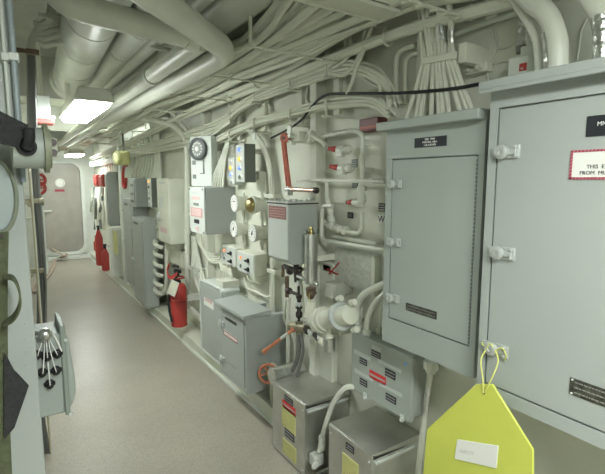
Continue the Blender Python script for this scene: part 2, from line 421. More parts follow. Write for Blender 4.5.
# ------------------------------------------------------------------ yellow sign on its cord
X = 1.10
kb = ax(490.5, 349, 1.13)
hole = ax(484, 393, X)
out = [(475.7, 384.3), (492.5, 384.3), (533, 450), (533, 490), (425, 480), (422.8, 474), (426.6, 429)]
root = thing('hanging_sign', 'bright yellow plastic house shaped sign hanging by a cord from the cabinet latch', 'sign', ax(478, 480, X))
bd = M().prism([ax(p[0], p[1], X) for p in out], (0.008, 0, 0))
part('board', bd, YEL, root, 0.003, angle=30)
part('eyelet', M().cyl(hole+Vector((-0.0008,0,0)), hole+Vector((0.004,0,0)), 0.004, n=12), BLACK, root)
q = [ax(p[0], p[1], X-0.004) for p in ((457, 439.5), (498, 446), (496, 468.5), (454.5, 459))]
st = part('sticker', M().prism(q, (0.004, 0, 0)), PAPER, root, 0.001)
e = (q[1]-q[0]).normalized()
part('lettering', M().text('DEPLOY', 0.0145, q[0]+(q[1]-q[0])*0.12+(q[3]-q[0])*0.62+Vector((-0.0006,0,0)), e, Vector((-1,0,0)).cross(e)*(1 if Vector((-1,0,0)).cross(e).z > 0 else -1), 0.0004), mat('faint_print', (198,198,194), 0.7), st)
cz = M().tube([kb+Vector((0,0.014,-0.006)), ax(481, 360, 1.115), ax(483, 380, X-0.004), hole+Vector((-0.002,0,0)), ax(491, 380, X-0.004), ax(498, 362, 1.11), kb+Vector((0,-0.016,-0.002)), kb+Vector((-0.002,0,0.016)), kb+Vector((0,0.014,-0.006))], 0.0022, 6, 6)
cz.tube([kb+Vector((0,-0.016,0)), ax(502, 348, 1.13), ax(506, 355, 1.135), ax(505, 360, 1.14)], 0.002, 6, 5)
cz.tube([kb+Vector((0,0.018,0.004)), kb+Vector((0.005,0.03,0.002)), kb+Vector((0.012,0.036,0.006))], 0.002, 6, 5)
part('cord', cz, CORD, root)

# ------------------------------------------------------------------ stainless boxes on the deck
def steelbox(name, label, y0, y1, zt, labels):
    root = thing(name, label, 'metal box', (1.31, (y0+y1)/2, 0), None)
    part('body', M().box(1.17, 1.452, y0, y1, 0.0, zt-0.03), STEELB, root, 0.004)
    part('lid', M().prism([(1.165, y1+0.004, zt-0.004), (1.165, y1+0.004, zt), (1.45, y1+0.004, zt), (1.45, y1+0.004, zt-0.03), (1.42, y1+0.004, zt-0.028), (1.18, y1+0.004, zt-0.012)], (0, y0-y1-0.008, 0)), STEELB, root, 0.002)
    part('front_panel', M().box(1.162, 1.171, y0-0.002, y1+0.002, 0.012, zt-0.006), STEELB, root, 0.002)
    part('side_rail', M().box(1.18, 1.44, y0-0.006, y0+0.001, zt-0.052, zt-0.036), PALE, root, 0.002)
    W_, Hh = y1-y0, zt
    for (nm, mt, u0, v0, u1, v1, rows) in labels:
        p = plate(nm, mt, root, 1.162, y1-u0*W_, y1-u1*W_, Hh*(1-v1), Hh*(1-v0))
        if rows: part('lettering', marks(M(), 1.1598, y1-u0*W_-0.006, y1-u1*W_+0.006, Hh*(1-v1)+0.004, Hh*(1-v0)-0.004, rows, 0.26), LETTER2 if mt in (PLATE, REDLAB) else mat('olive_print', (150,148,96), 0.6), p)
    sc = M()
    for u in (0.05, 0.95):
        for v in (0.1, 0.9): sc.cyl((1.163, y1-u*W_, Hh*v), (1.158, y1-u*W_, Hh*v), 0.006, 0.004, 8)
    part('screw', sc, PALE, root)
    return root
steelbox('steel_box', 'brushed steel box with red and yellow labels, standing beside the orange handwheel', 1.755, 2.07, 0.398,
    [('black_label', PLATE, .40, .06, .66, .155, 2), ('red_label', REDLAB, .33, .15, .74, .26, 1), ('data_label', YELP, .31, .235, .74, .52, 9), ('black_label', PLATE, .40, .52, .70, .64, 2), ('data_label', YELP, .33, .70, .76, .91, 7)])
steelbox('steel_box', 'brushed steel box with one black and one yellow label, under the switch box', 1.262, 1.55, 0.398,
    [('black_label', PLATE, .43, .065, .62, .145, 2), ('data_label', YELP, .35, .22, .73, .50, 10)])

# ------------------------------------------------------------------ switch box with black and red labels
X = 1.33
A = ax(351.4, 331.4, X); B = ax(414.7, 358, X); Cc = ax(409, 424.5, X); D = ax(350, 387, X)
y1 = A.y; y0 = (B.y+Cc.y)/2; zt = (A.z+B.z)/2; zb = (Cc.z+D.z)/2
root = thing('switch_box', 'grey-green switch box with five black labels and a red one, below the power panel', 'electrical box', (1.39, (y0+y1)/2, zb))
part('body', M().box(X+0.02, 1.44, y0+0.006, y1-0.006, zb+0.006, zt-0.004), GREY2, root, 0.02, seg=4)
part('mounting_foot', M().box(1.43, WX, y0+0.05, y0+0.1, zb+0.05, zt-0.05).box(1.43, WX, y1-0.1, y1-0.05, zb+0.05, zt-0.05), GREY2, root)
cv = part('cover', M().box(X, X+0.022, y0, y1, zb, zt), GREY2, root, 0.008, seg=3)
def uv(u, v): return y1+(y0-y1)*u, zt+(zb-zt)*v
Wd, Hd = y1-y0, zt-zb
for (nm, mt, u, v, w, h) in (('label_tape', STICK, .45, .10, .15, .07), ('black_label', PLATE, .445, .20, .15, .1), ('label_tape', STICK, .21, .32, .30, .07), ('black_label', PLATE, .23, .42, .13, .1),
        ('label_tape', STICK, .66, .28, .36, .06), ('black_label', PLATE, .68, .40, .16, .12), ('label_tape', STICK, .24, .64, .33, .07), ('black_label', PLATE, .24, .77, .13, .11), ('red_label', REDLAB, .48, .56, .27, .13),
        ('label_tape', STICK, .69, .64, .36, .06), ('black_label', PLATE, .70, .78, .16, .11)):
    yy, zz = uv(u, v)
    p = plate(nm, mt, root, X, yy+w*Wd/2, yy-w*Wd/2, zz-h*Hd/2, zz+h*Hd/2)
    part('lettering', marks(M(), X-0.0024, yy+w*Wd/2-0.004, yy-w*Wd/2+0.004, zz-h*Hd/2+0.003, zz+h*Hd/2-0.003, 1 if nm != 'black_label' else 2, 0.3), LETTER2 if nm != 'label_tape' else INK if False else PALE, p)
yy, zz = uv(.90, .14); part('blue_sticker', M().cyl((X+0.0005, yy, zz), (X-0.001, yy, zz), 0.008), BLUEP, root)
for u in (.28, .88):
    yy, _ = uv(u, 1)
    part('clamp', M().cyl((X-0.004, yy, zb-0.006), (X-0.004, yy, zb+0.022), 0.009, n=10).cyl((X-0.02, yy-0.006, zb+0.004), (X+0.004, yy-0.006, zb+0.004), 0.007, n=8), PALE, root)
# cable gland and flexible conduit running down to the steel box
pth = [(1.385, y1-0.03, zb-0.01), ay(347, 387, 1.60), ay(335, 400, 1.66), ay(328, 417, 1.69), ay(323, 434, 1.70), ay(319, 452, 1.70)]
root = thing('flexible_conduit', 'pale flexible conduit curving from the switch box to the deck between the steel boxes', 'conduit', ay(318, 466, 1.70))
part('hose', M().tube(pth, 0.0125, 10, 6), PIPE, root)
g = ay(322, 440, 1.70); part('gland_nut', M().cyl(g+Vector((0,0,.02)), g-Vector((0,0,.03)), 0.019, n=6).cyl(g-Vector((0,0,.03)), g-Vector((0,0,.05)), 0.016, n=12), WHITE, root)
g = ay(317, 459, 1.72); part('junction_block', M().box(g.x-.03, g.x+.03, 1.70, 1.748, g.z-0.03, g.z+.03).cyl((g.x-.03, 1.70, g.z-.01), (g.x-.03, 1.69, g.z-.01), .02, n=12), WHITE, root, 0.006, seg=3)
solo('deck_pipe', M().tube([(1.19, 1.60, 0.05), (1.19, 1.68, 0.05), (1.30, 1.69, 0.05), (1.42, 1.69, 0.05)], 0.012, 8, 4), FOIL, 'thin bare metal pipe low on the deck between the two steel boxes', 'pipe')
# pipe below the power panel
root = thing('drop_conduit', 'cream conduit dropping from the underside of the power panel behind the yellow sign', 'conduit', (1.38, 1.08, 0.0))
t = ax(431, 366, 1.38); bt = ax(417, 480, 1.38)
part('pipe', M().tube([t+Vector((0,0,.02)), t, bt, bt+(bt-t)*0.9], 0.0125, 10, 1), PIPE, root)
part('gland_nut', M().cyl((t.x, t.y, zc*0+ax(431,361,1.38).z), t-Vector((0,0,.012)), 0.03, n=8).cyl(t-Vector((0,0,.012)), t-Vector((0,0,.03)), 0.02, n=8), PIPE, root)
b2 = t+(bt-t)*0.42; part('foil_wrap', M().tube([t+(bt-t)*0.16, b2], 0.0135, 10, 1), FOIL, root)
# ------------------------------------------------------------------ piping on the bulkhead left of the power panel
XP = 1.40
def L(p, X=XP): return ax(p[0], p[1], X)
def brackets(*cs):
    """small stand-off clips that tie a pipe run to the bulkhead"""
    m = M()
    for c in cs: m.box(c.x-0.004, WX+0.002, c.y-0.006, c.y+0.006, c.z-0.012, c.z+0.012)
    return m
# gauge line with two test valves
root = thing('valve_line', 'white pipe bending down past two red capped valves, silver lagged at its top', 'pipe', L((362, 186)))
pts = bend([L((322,137)), L((331,134.5)), L((352,130)), L((362.5,133)), L((362.5,179))], 0.03)
part('pipe', M().tube(pts, 0.0105, 10, 1), PIPE, root)
part('foil_lagging', M().tube([L((328,135.3)), L((348,131))], 0.0118, 10, 1), FOIL, root)
part('clip', brackets(L((362.5,142)), L((362.5,170))), PIPE, root)
def testvalve(px, py, parent, X=XP, s=1.0):
    c = L((px, py), X); u = Vector((0, 1, 0))
    v = part('valve', M().lathe(c-u*0.045*s, u, [(0,.008),(.015*s,.008),(.016*s,.017*s),(.03*s,.020*s),(.045*s,.017*s),(.046*s,.012*s),(.060*s,.012*s),(.061*s,.020*s),(.092*s,.020*s),(.098*s,.011*s)], 14).box(c.x-0.016*s, c.x+0.01, c.y+0.012*s, c.y+0.05*s, c.z-0.026*s, c.z-0.004), PIPE, parent, 0.002)
    part('cap', M().lathe(c+u*0.05*s+Vector((-0.012,0,.006)), (-.35,1,.12), [(0,.010*s),(.004,.013*s),(.018*s,.012*s),(.026*s,.0095*s),(.04*s,.0085*s)], 12), REDCAP, v)
    part('cap_hole', M().cyl(c+Vector((-.012,.05*s,.006))+Vector((-.35,1,.12)).normalized()*.039*s, c+Vector((-.012,.05*s,.006))+Vector((-.35,1,.12)).normalized()*.042*s, .0068*s, n=12), BLACK, v)
    return v
testvalve(345.5, 150, root, s=1.15); testvalve(347, 168.5, root, s=1.15)
for (l, t, r, b) in ((352,159.5,357.5,167.5),(352.5,183,358,188)):
    a = ax(l, t, WX); c = ax(r, b, WX)
    o = solo('label_plate', M().box(WX-.003, WX+.001, c.y, a.y, c.z, a.z), DGREY, 'small grey stencilled label on the bulkhead %s the horizontal pipe' % ('above' if t < 170 else 'just below'), 'label'); part('lettering', marks(M(), WX-.0034, a.y-.004, c.y+.004, c.z+.003, a.z-.003, 3, .3), STICK, o)
# horizontal rail pipe with drop
root = thing('rail_pipe', 'thin cream pipe running level under the two red capped valves, with one drop', 'pipe', L((325, 205)))
part('pipe', M().tube([L((296.5,180),1.385), L((385,181.5),1.385)], 0.009, 10, 1), PIPE, root)
part('drop', M().tube([L((327,181),1.385), L((327,197),1.385), L((329.5,208),1.385)], 0.0105, 10, 3), PIPE, root)
part('clip', brackets(L((310,180.3),1.385), L((372,181.3),1.385)), PIPE, root)
# upper strut with nuts (short lengths of threaded bar)
# lower loop with shut-off valve
root = thing('shutoff_valve', 'cream shut off valve with one red cap, on a pipe curving down to the left', 'valve', L((361, 212)))
c = L((361, 203), 1.395)
part('valve_body', M().lathe(L((361.5,184),1.395), L((361.5,215),1.395)-L((361.5,184),1.395), [(0,.010),(.01,.010),(.011,.021),(.035,.021),(.036,.015),(.05,.015),(.052,.022),(.085,.022),(.087,.014),(.1,.014)], 14)
     .cyl(c+Vector((0,-.0,0)), c+Vector((-.004,.05,0)), .017, n=12), PIPE, root)
part('cap', M().lathe(c+Vector((-.006,.05,0)), (-.2,1,0), [(0,.010),(.004,.014),(.02,.013),(.026,.010),(.036,.009)], 12), REDCAP, root)
part('cap_hole', M().cyl(c+Vector((-.013,.085,0)), c+Vector((-.0145,.092,0)), .008, n=12), BLACK, root)
part('pipe', M().tube(bend([L((362,212),1.395), L((362.5,234),1.395), L((346,231.5),1.395)], 0.05), 0.0105, 10, 1), PIPE, root)
root = thing('pipe_manifold', 'cream cross shaped pipe fitting with couplings, left of the curved valve pipe', 'pipe fitting', L((333, 232)))
a = L((346,231.5),1.395); b = L((325,224.5),1.395)
part('cross_fitting', M().lathe(a, b-a, [(0,.012),(.004,.02),(.022,.02),(.024,.013),(.05,.014),(.052,.021),(.08,.021),(.082,.013),(.105,.013),(.107,.019),(.13,.018),((b-a).length,.01)], 12)
     .lathe(L((330,207),1.395), L((333,236),1.395)-L((330,207),1.395), [(0,.011),(.004,.018),(.03,.018),(.032,.013),(.05,.013),(.051,.02),(.075,.02),(.077,.013),(.1,.013)], 12), PIPE, root)
part('bracket', brackets(L((339,229),1.395)), PIPE, root)
root = thing('loop_pipe', 'cream pipe bent round below the manifold and running right above the clear cover', 'pipe', L((350, 246)))
part('pipe', M().tube(bend([L((332,206),1.375), L((322,206),1.375), L((321.5,240),1.375), L((384,250),1.375)], 0.03), 0.0105, 10, 1), PIPE, root)
part('clip', brackets(L((321.5,222),1.375), L((372,248),1.375)), PIPE, root)
# flat channel and clear cover
a = ax(334,237.5,1.42); b = ax(378,245,1.42)
solo('channel_bar', M().box(1.405, WX, b.y, a.y, b.z-.002, b.z+.016), PIPE, 'flat cream channel bar fixed over the clear cover', 'bracket', bev=.002)
a = ax(334.5,247,1.43); b = ax(376,290,1.43)
root = thing('clear_cover', 'crinkled clear plastic cover over a panel on the bulkhead, below the channel bar', 'cover', (1.44, (a.y+b.y)/2, b.z))
part('sheet', M().box(1.432, 1.44, b.y+.02, a.y, b.z-.02, a.z), GLASSY, root)
part('backing', M().box(1.44, WX, b.y, a.y+.004, b.z-.03, a.z+.004), PALE, root)
part('edge_post', M().box(1.415, 1.445, b.y-.004, b.y+.02, b.z-.03, a.z), PIPE, root, .003)
# labels on the bulkhead
a = ax(379,203,WX); c = ax(385.3,212,WX)
o = solo('location_label', M().box(WX-.003, WX+.001, c.y, a.y, c.z, a.z), PLATE, 'small black label with white marks, directly above the letter W', 'label')
part('lettering', marks(M(), WX-.0036, a.y-.003, c.y+.003, c.z+.003, a.z-.003, 3, .35), LETTER, o)
a = ax(378.3,214.5,WX); c = ax(385.5,223.5,WX)
o = solo('letter_label', M().box(WX-.002, WX+.001, c.y, a.y, c.z, a.z), PAPER, 'white square label with a black letter W on the bulkhead beside the power panel', 'label')
part('lettering', M().text('W', (a.z-c.z)*1.12, (WX-.0026, a.y-.001, c.z+.004), XD, ZD), BLACK, o)
a = ax(348,212,WX); c = ax(353.3,218.5,WX)
o = solo('dark_label', M().box(WX-.003, WX+.001, c.y, a.y, c.z, a.z), PLATE, 'tiny dark square label on the bulkhead below the red capped shut off valve', 'label')
part('lettering', M().box(WX-.0036, WX-.0028, c.y+.006, a.y-.006, c.z+.006, a.z-.006), DGREY, o)
a = ax(324,264,1.425); c = ax(331,272,1.425)
o = solo('tag_label', M().box(1.42, WX, c.y, a.y, c.z, a.z), PLATE, 'little brown square tag with red crossed tape, left of the clear cover', 'label')
q = [ax(p[0], p[1], 1.42) for p in ((328,269),(339,274.5),(340,262.5))]
part('red_tape', M().tube([q[0]+Vector((-.006,0,0)), q[1]+Vector((-.006,0,0))], .004, 6, 1).tube([ax(330,274,1.42)+Vector((-.006,0,0)), q[2]+Vector((-.006,0,0))], .004, 6, 1), RED, o)
struct('trim_11', M().box(1.42, WX, ax(333,260,1.42).y, ax(317,260,1.42).y, .35, 1.06), WALL, .003)

# dark red box half hidden behind the power panel's cap
a = ax(359,119.5,1.40); c = ax(376,130,1.40)
root = thing('red_alarm_box', 'dark red box half hidden behind the cap of the power panel', 'box', (1.43, (a.y+c.y)/2, c.z))
part('case', M().box(1.40, WX, c.y-.01, a.y, c.z, a.z), mat('deep_red_paint', (96,44,46), .45), root, .004)
part('front_strip', M().box(1.397, 1.401, c.y-.01, a.y-.012, c.z+.01, c.z+.022), mat('brick_red', (160,84,72), .5), root)

# coil of painted hose
root = thing('hose_knot', 'short cream hose twisted into a knot, right of the red lever', 'hose', L((311,146),1.38))
c = L((310.5,137),1.375)
part('loop', M().torus(c, (-1,-.15,.1), .026, .0125, 24, 9).torus(c+Vector((-.01,-.006,-.002)), (-1,.25,.35), .023, .0125, 24, 9), CABLE, root)
part('tail', M().tube([L((297,141),1.39), c+Vector((0,.03,.0)), c, c+Vector((-.012,-.03,.004)), L((321,141),1.38), L((326,146),1.39)], .0115, 9, 5), CABLE, root)

# ------------------------------------------------------------------ red lever and actuator
XL = 1.30
tp = ax(284.5,138,XL); bt = ax(289.2,187,XL)
root = thing('red_lever', 'long worn red lever standing upright above the grey tank, ring at its top', 'lever', bt)
d = (bt-tp).normalized()
part('ring', M().torus(tp, (-1,-.35,0), .021, .009, 22, 8).cyl(tp+Vector((.006,0,0)), tp+Vector((-.006,-.002,0)), .012, n=12), LEVER, root)
off = Vector((0,.013,0))
part('bar', M().prism([tp+off*1.7+Vector((-.006,0,0)), tp-off*.6+Vector((-.006,0,-.014)), bt-off*1.3+Vector((-.006,0,0)), bt+off*1.1+Vector((-.006,0,0))], (.012,0,0)).tube([tp-off*.4+Vector((-.006,0,-.02)), bt-off*1.0+Vector((-.006,0,0))], .008, 8, 1).tube([tp+off*1.3+Vector((-.006,0,0)), bt+off*.8+Vector((-.006,0,0))], .008, 8, 1), LEVER, root, .001)
part('pivot', M().cyl(tp+Vector((-.012,0,0)), tp+Vector((.06,0,0)), .008, n=10), DARK, root)
root = thing('lever_mount', 'cream bracket with nuts that carries the top of the red lever', 'bracket', tp+Vector((.08,0,-.03)))
part('plate', M().box(tp.x+.03, WX, tp.y-.10, tp.y+.045, tp.z-.02, tp.z+.03), CREAM, root, .004)
part('nut', M().cyl(tp+Vector((.03,-.06,-.03)), tp+Vector((.0,-.06,-.03)), .012, n=6).cyl(tp+Vector((.03,-.045,.01)), tp+Vector((.0,-.045,.01)), .014, n=6), PIPE, root)
root = thing('lever_shaft', 'short bare steel shaft with clamps under the foot of the red lever', 'shaft', bt+Vector((0,0,-.02)))
s0 = bt+Vector((0,.015,-.012)); s1 = ax(316,190.5,XL+.02)
part('shaft', M().cyl(s0, s1, .0125, n=14), mat('pinkish_steel', (186,160,146), .3, .9, vary=.15, scale=40), root)
part('clamp', M().lathe(bt+Vector((0,.02,-.014)), (0,-1,0), [(0,.018),(.012,.018),(.0125,.013),(.022,.013),(.0225,.019),(.036,.019),(.0365,.014),(.05,.014)], 14).box(bt.x-.016, bt.x+.016, bt.y-.012, bt.y+.016, bt.z-.045, bt.z+.004), STEEL, root, .002)
part('end_cap', M().lathe(s1, s1-s0, [(-.008,.016),(.01,.016),(.014,.01)], 14), DARK, root)

# ------------------------------------------------------------------ grey tank with red nameplate
XT = 1.20
y0, y1, zb, zt, xb = cabdims(XT, 268, 288.5, 317.5, 203.5, 263.5)
root = thing('tank_box', 'pale grey box tank with a red nameplate, under the red lever', 'tank', (XT+.08, (y0+y1)/2, zb))
P = [(XT, zt), (XT, zb+.01), (XT+.03, zb-.012), (xb-.03, zb-.012), (xb, zb+.012), (xb, zt)]
part('body', M().prism([(x, y1, z) for x, z in P], (0, y0-y1, 0)), mat('tank_grey', (172,177,174), .4, vary=.05), root, .006)
part('face_plate', M().box(XT-.003, XT, y0+.004, y1-.004, zb+.015, zt-.006), PALE, root, .002)
part('flange', M().box(XT-.008, xb+.008, y0-.008, y1+.008, zt, zt+.008), PALE, root, .002)
part('gasket', M().box(XT-.004, xb+.004, y0-.0045, y1+.004, zt-.007, zt), DARK, root)
bl = M()
for k in range(5):
    bl.cyl((XT+.022+k*.033, y0+.01, zt+.008), (XT+.022+k*.033, y0+.01, zt+.02), .0065, n=6)
    if k < 4: bl.cyl((XT+.01, y1-.02-k*.045, zt+.008), (XT+.01, y1-.02-k*.045, zt+.022), .0065, n=6)
part('bolt', bl, STEEL, root)
w = y1-y0
np_ = plate('name_plate', mat('faded_red_plate', (142,104,102), .5, vary=.2, scale=80), root, XT-.003, y1-.07*w, y0+.08*w, zt-.085, zt-.018)
part('lettering', marks(M(), XT-.0055, y1-.12*w, y0+.13*w, zt-.08, zt-.024, 4, .28), mat('pink_print', (196,150,146), .6), np_)
part('mounting_arm', M().box(xb-.01, WX, y0+.02, y0+.05, zb+.05, zb+.09).box(xb-.01, WX, y1-.05, y1-.02, zb+.05, zb+.09), CREAM, root)

# ------------------------------------------------------------------ steel cylinder
X = 1.29; ct = ax(311, 222, X); cb = ax(311, 290, X)
root = thing('steel_cylinder', 'upright bare steel cylinder with a brass top fitting, right of the grey tank', 'cylinder', ax(311, 285, X))
z = lambda py: ax(311, py, X).z
part('barrel', M().lathe((ct.x, ct.y, z(283)), (0,0,1), [(0,.030),(.004,.034),(z(235)-z(283)-.004,.034),(z(235)-z(283),.03)], 24), STEEL, root)
part('collar', M().lathe((ct.x, ct.y, z(236)), (0,0,1), [(0,.0355),(.012,.0355),(.013,.024)], 24).lathe((ct.x, ct.y, z(279)), (0,0,1), [(0,.0355),(.012,.0355)], 24), STEEL, root)
part('brass_fitting', M().lathe((ct.x, ct.y, z(235)), (0,0,1), [(0,.019),(.012,.019),(.013,.015),(.026,.013),(.032,.010),(.042,.009)], 12), BRASS, root)
part('bottom_valve', M().lathe((ct.x, ct.y, z(299)), (0,0,1), [(0,.012),(.012,.018),(.02,.024),(.045,.026),(.06,.028)], 14).cyl((ct.x-.01, ct.y-.02, z(293)), (ct.x-.012, ct.y-.055, z(290)), .011, n=8), BROWNM, root)
part('bracket', M().box(ct.x, WX, ct.y-.008, ct.y+.008, z(262), z(256)), CREAM, root)

# ------------------------------------------------------------------ dark valve clusters and pipes under the tank
def chain(m, pts, rs, n=8):
    for (a, b), r in zip(zip(pts[:-1], pts[1:]), rs): m.cyl(a, b, r, n=n)
    return m
X = 1.30
def G(px, py, X=X): return ax(px, py, X)
root = thing('valve_cluster', 'dark oily valve block with stubs hanging under the grey tank', 'valve', G(290, 282))
part('valve_body', M().cyl(G(284,266), G(298,272), .015, n=10).cyl(G(296,264), G(297,282), .016, n=8).ball(G(290,271), .023).ball(G(299,270), .020), DARK, root)
part('pipe_stub', M().cyl(G(283,265), G(283,277), .010, n=8).cyl(G(287,276), G(287,297), .012, n=10), BROWNM, root)
part('arm', M().cyl(G(298,276), G(316,284), .012, n=10).ball(G(316,284), .015), STEEL, root)
part('bracket', M().box(1.30, WX, G(290,271).y-.01, G(290,271).y+.01, G(290,271).z-.008, G(290,271).z+.008), CREAM, root)
root = thing('needle_valve', 'dark and steel needle valve stack standing above the long orange tipped lever', 'valve', G(299, 322))
part('stem', M().tube([G(298.5,284), G(299,328)], .0075, 8, 1), DARK, root)
part('valve_body', M().lathe(G(299,318), (0,0,1), [(0,.012),(.01,.019),(.03,.019),(.04,.012),(.055,.012),(.056,.020),(.075,.020),(.08,.011),(.11,.012),(.112,.017),(.13,.017)], 12).cyl(G(286,290), G(299,295), .010, n=8).ball(G(289,291), .021), DARK, root)
part('gland_nut', M().cyl(G(297,280), G(299,286), .013, n=6).cyl(G(299,302), G(299,306), .022, n=6), PALE, root)
root = thing('fitting_block', 'pale metal pipe fitting block with dark studs where the orange tipped lever joins', 'pipe fitting', G(296, 334))
part('block', M().cyl(G(291,326), G(307,329), .026, n=12).cyl(G(299,321), G(299,334), .019, n=8), BRASSD, root)
part('shaft', M().cyl(G(305,325), G(321,322), .012, n=10).cyl(G(306,321), G(311,320.5), .016, n=6), STEEL, root)
st = M(); rd = M()
for k, (px, py) in enumerate(((306,331),(311,334),(316,337),(320,339.5))):
    (st if k % 2 == 0 else rd).cyl(G(px-2,py-3,1.29), G(px+1.5,py+1.5,1.28), .0125, n=8)
part('stud', st, DARK, root); part('nut', rd, PALE, root)
part('bracket', M().box(1.30, WX, G(299,328).y-.01, G(299,328).y+.01, G(299,328).z-.008, G(299,328).z+.008), CREAM, root)
# hanging tag
q = [ax(p[0], p[1], 1.26) for p in ((307,301.5),(314,303),(311.5,318.5),(303.5,317.5))]
o = solo('paper_tag', M().prism(q, (.002,0,0)), TAGM, 'white paper tag hanging in front of the needle valve', 'tag')
part('string', M().tube([(q[0]+q[1])/2+Vector((-.001,0,-.004)), G(309,296,1.265), G(310,293,1.275)], .0015, 5, 3), CORD, o)
q = [ax(p[0], p[1], 1.25) for p in ((320,337),(326,339),(323.5,347),(317.5,342))]
solo('paper_tag', M().prism(q, (.002,0,0)), TAGM, 'small white tag stuck at the left of the silver filter pot', 'tag')
# pipes down to the deck
for (pts, r, mt, lab) in (
    ([G(289,297,1.33), G(288,330,1.33), G(288,360,1.36), G(289,385,1.37)], .011, PIPE, 'pale straight pipe dropping left of the grey hoses, behind the orange tipped lever'),
    ([G(298,334), G(299,348), G(297,360), G(291,374), G(288,384,1.32)], .0115, HOSEG, 'grey hose bowing left as it drops to the steel box, nearest the handwheel'),
    ([G(301,334), G(303,350), G(301,362), G(298,374), G(297,386,1.32)], .0095, HOSEG, 'grey hose bowing right as it drops behind the steel box'),
    ([G(287,300,1.36), G(284,318,1.38), G(290,330,1.40), G(295,345,1.40), G(293,372,1.40)], .008, PIPE, 'thin cream tube snaking behind the grey hoses'),
    ([G(300,260,1.40), G(301,285,1.40), G(303,320,1.41), G(301,360,1.41)], .012, PIPE, 'cream pipe standing against the bulkhead behind the needle valve')):
    solo('drop_pipe' if mt is PIPE else 'grey_hose', M().tube(pts, r, 8, 5), mt, lab, 'pipe' if mt is PIPE else 'hose')
# orange tipped lever
root = thing('orange_lever', 'slanting lever with orange painted ends and bare middle, above the orange handwheel', 'lever', G(264.5, 352, 1.22))
a, b = G(264.5,351,1.20), G(293,329.5,1.28)
m1 = a+(b-a)*.6; m2 = a+(b-a)*.84
part('grip', M().tube([a, m1], .010, 10, 1).ball(a, .0155), COPPER, root)
part('middle', M().tube([m1, m2], .0095, 10, 1), STICK, root)
part('tip', M().tube([m2, b], .010, 10, 1).ball(b+Vector((0,0,.0)), .017), COPPER, root)
# handwheel
X = 1.25; c = G(268.5,373.6,X)
nrm = Vector((-.62,-.75,.12)).normalized()
root = thing('handwheel', 'orange spoked handwheel left of the first steel box', 'handwheel', c-Vector((0,0,.06)))
part('rim', M().torus(c, nrm, .056, .0085, 30, 9), COPPER, root)
u = nrm.cross(Vector((0,0,1))).normalized(); w = nrm.cross(u)
sp = M()
for k in range(5):
    t = 2*PI*k/5+.3; d = u*math.cos(t)+w*math.sin(t)
    sp.tube([c-nrm*.012+d*.012, c-nrm*.012+d*.03, c+d*.056], .006, 8, 4)
part('spoke', sp, COPPER, root)
part('hub', M().lathe(c-nrm*.02, nrm, [(0,.016),(.018,.016),(.022,.009),(.034,.009)], 12), COPPER, root)
part('stem', M().cyl(c-nrm*.02, c-nrm*.12, .010, n=10), DARK, root)
part('valve_body', M().lathe(c-nrm*.10, -nrm, [(0,.018),(.02,.018),(.03,.03),(.08,.03),(.1,.018)], 14), CREAM, root)
part('standpipe', M().tube([c-nrm*.15, c-nrm*.15-Vector((0,0,c.z-.105))], .02, 10, 1), CREAM, root)
# bright drum on top of the first steel box
solo('aluminium_drum', M().lathe((1.185, 2.128, .395), (1,0,0), [(0,.0),(.0005,.046),(.004,.05),(.20,.05),(.204,.046),(.2045,.0)], 24), FOIL, 'bright aluminium drum lying behind the corner of the first steel box', 'drum')

# ------------------------------------------------------------------ pump motor
X = 1.29
root = thing('pump_motor', 'cream pump motor with ribbed body and a grey end flange, right of the valve stack', 'motor', G(333, 336))
a = G(314,322,X); b = G(352,314,X-.03)
d = b-a; Ln = d.length; d.normalize()
part('casing', M().lathe(a, d, [(0,.022),(.003,.038),(.012,.040),(.03,.036),(.07,.052),(.075,.066),(.105,.067),(.108,.061),(.14,.061),(.142,.05),(Ln*.97,.046),(Ln,.03)], 26), CREAM, root)
rb = M(); u = d.cross(Vector((0,0,1))).normalized(); w = d.cross(u)
for k in range(7):
    t = 2*PI*k/7; e = u*math.cos(t)+w*math.sin(t); f = d.cross(e)
    s = a+d*.008+e*.040; t_ = a+d*.10+e*.064
    rb.prism([s-f*.005, s+f*.005, t_+f*.005+e*.006, t_-f*.005+e*.006], -e*.016)
part('rib', rb, CREAM, root, .003)
part('end_flange', M().lathe(a+d*(Ln*.72), d, [(0,.066),(.016,.066),(.0165,.05)], 26), STICK, root)
lg = M()
for (px, py) in ((338,299),(351,303),(353,330)): q = G(px,py,X-.03); lg.cyl(q-d*.0, q+d*.03, .015, n=10)
part('lug', lg, CREAM, root)
part('shaft', M().cyl(a-d*.05, a+d*.01, .012, n=10), STEEL, root)
part('mounting_foot', M().box(1.33, WX, a.y-.16, a.y-.10, a.z-.035, a.z+.04), CREAM, root, .004)
a = G(325,281.5,1.33); b = G(334,300,1.33)
root = thing('terminal_box', 'small grey terminal box perched behind the top of the cream pump motor', 'electrical box', (1.38, (a.y+b.y)/2, b.z))
part('case', M().box(1.335, 1.40, b.y, a.y, b.z, a.z).box(1.395, WX, b.y+.01, b.y+.03, b.z+.01, a.z-.01), mat('stone_grey', (166,168,158), .45), root, .005)
part('cover', M().box(1.328, 1.336, b.y+.004, a.y-.004, b.z+.004, a.z-.004), mat('stone_grey_cover', (176,177,168), .45), root, .002)
a = G(329.5,337.5,1.27); zb_ = G(329.5,351,1.27).z
root = thing('filter_pot', 'silver cylindrical filter pot hanging under the pump motor', 'filter', (a.x, a.y, zb_))
part('pot', M().lathe((a.x, a.y, zb_), (0,0,1), [(0,.026),(.004,.030),(a.z-zb_-.004,.030),(a.z-zb_,.024)], 22), STEEL, root)
part('cap', M().lathe((a.x, a.y, a.z-.001), (0,0,1), [(0,.022),(.02,.02),(.022,.012),(.05,.012)], 14), CREAM, root)
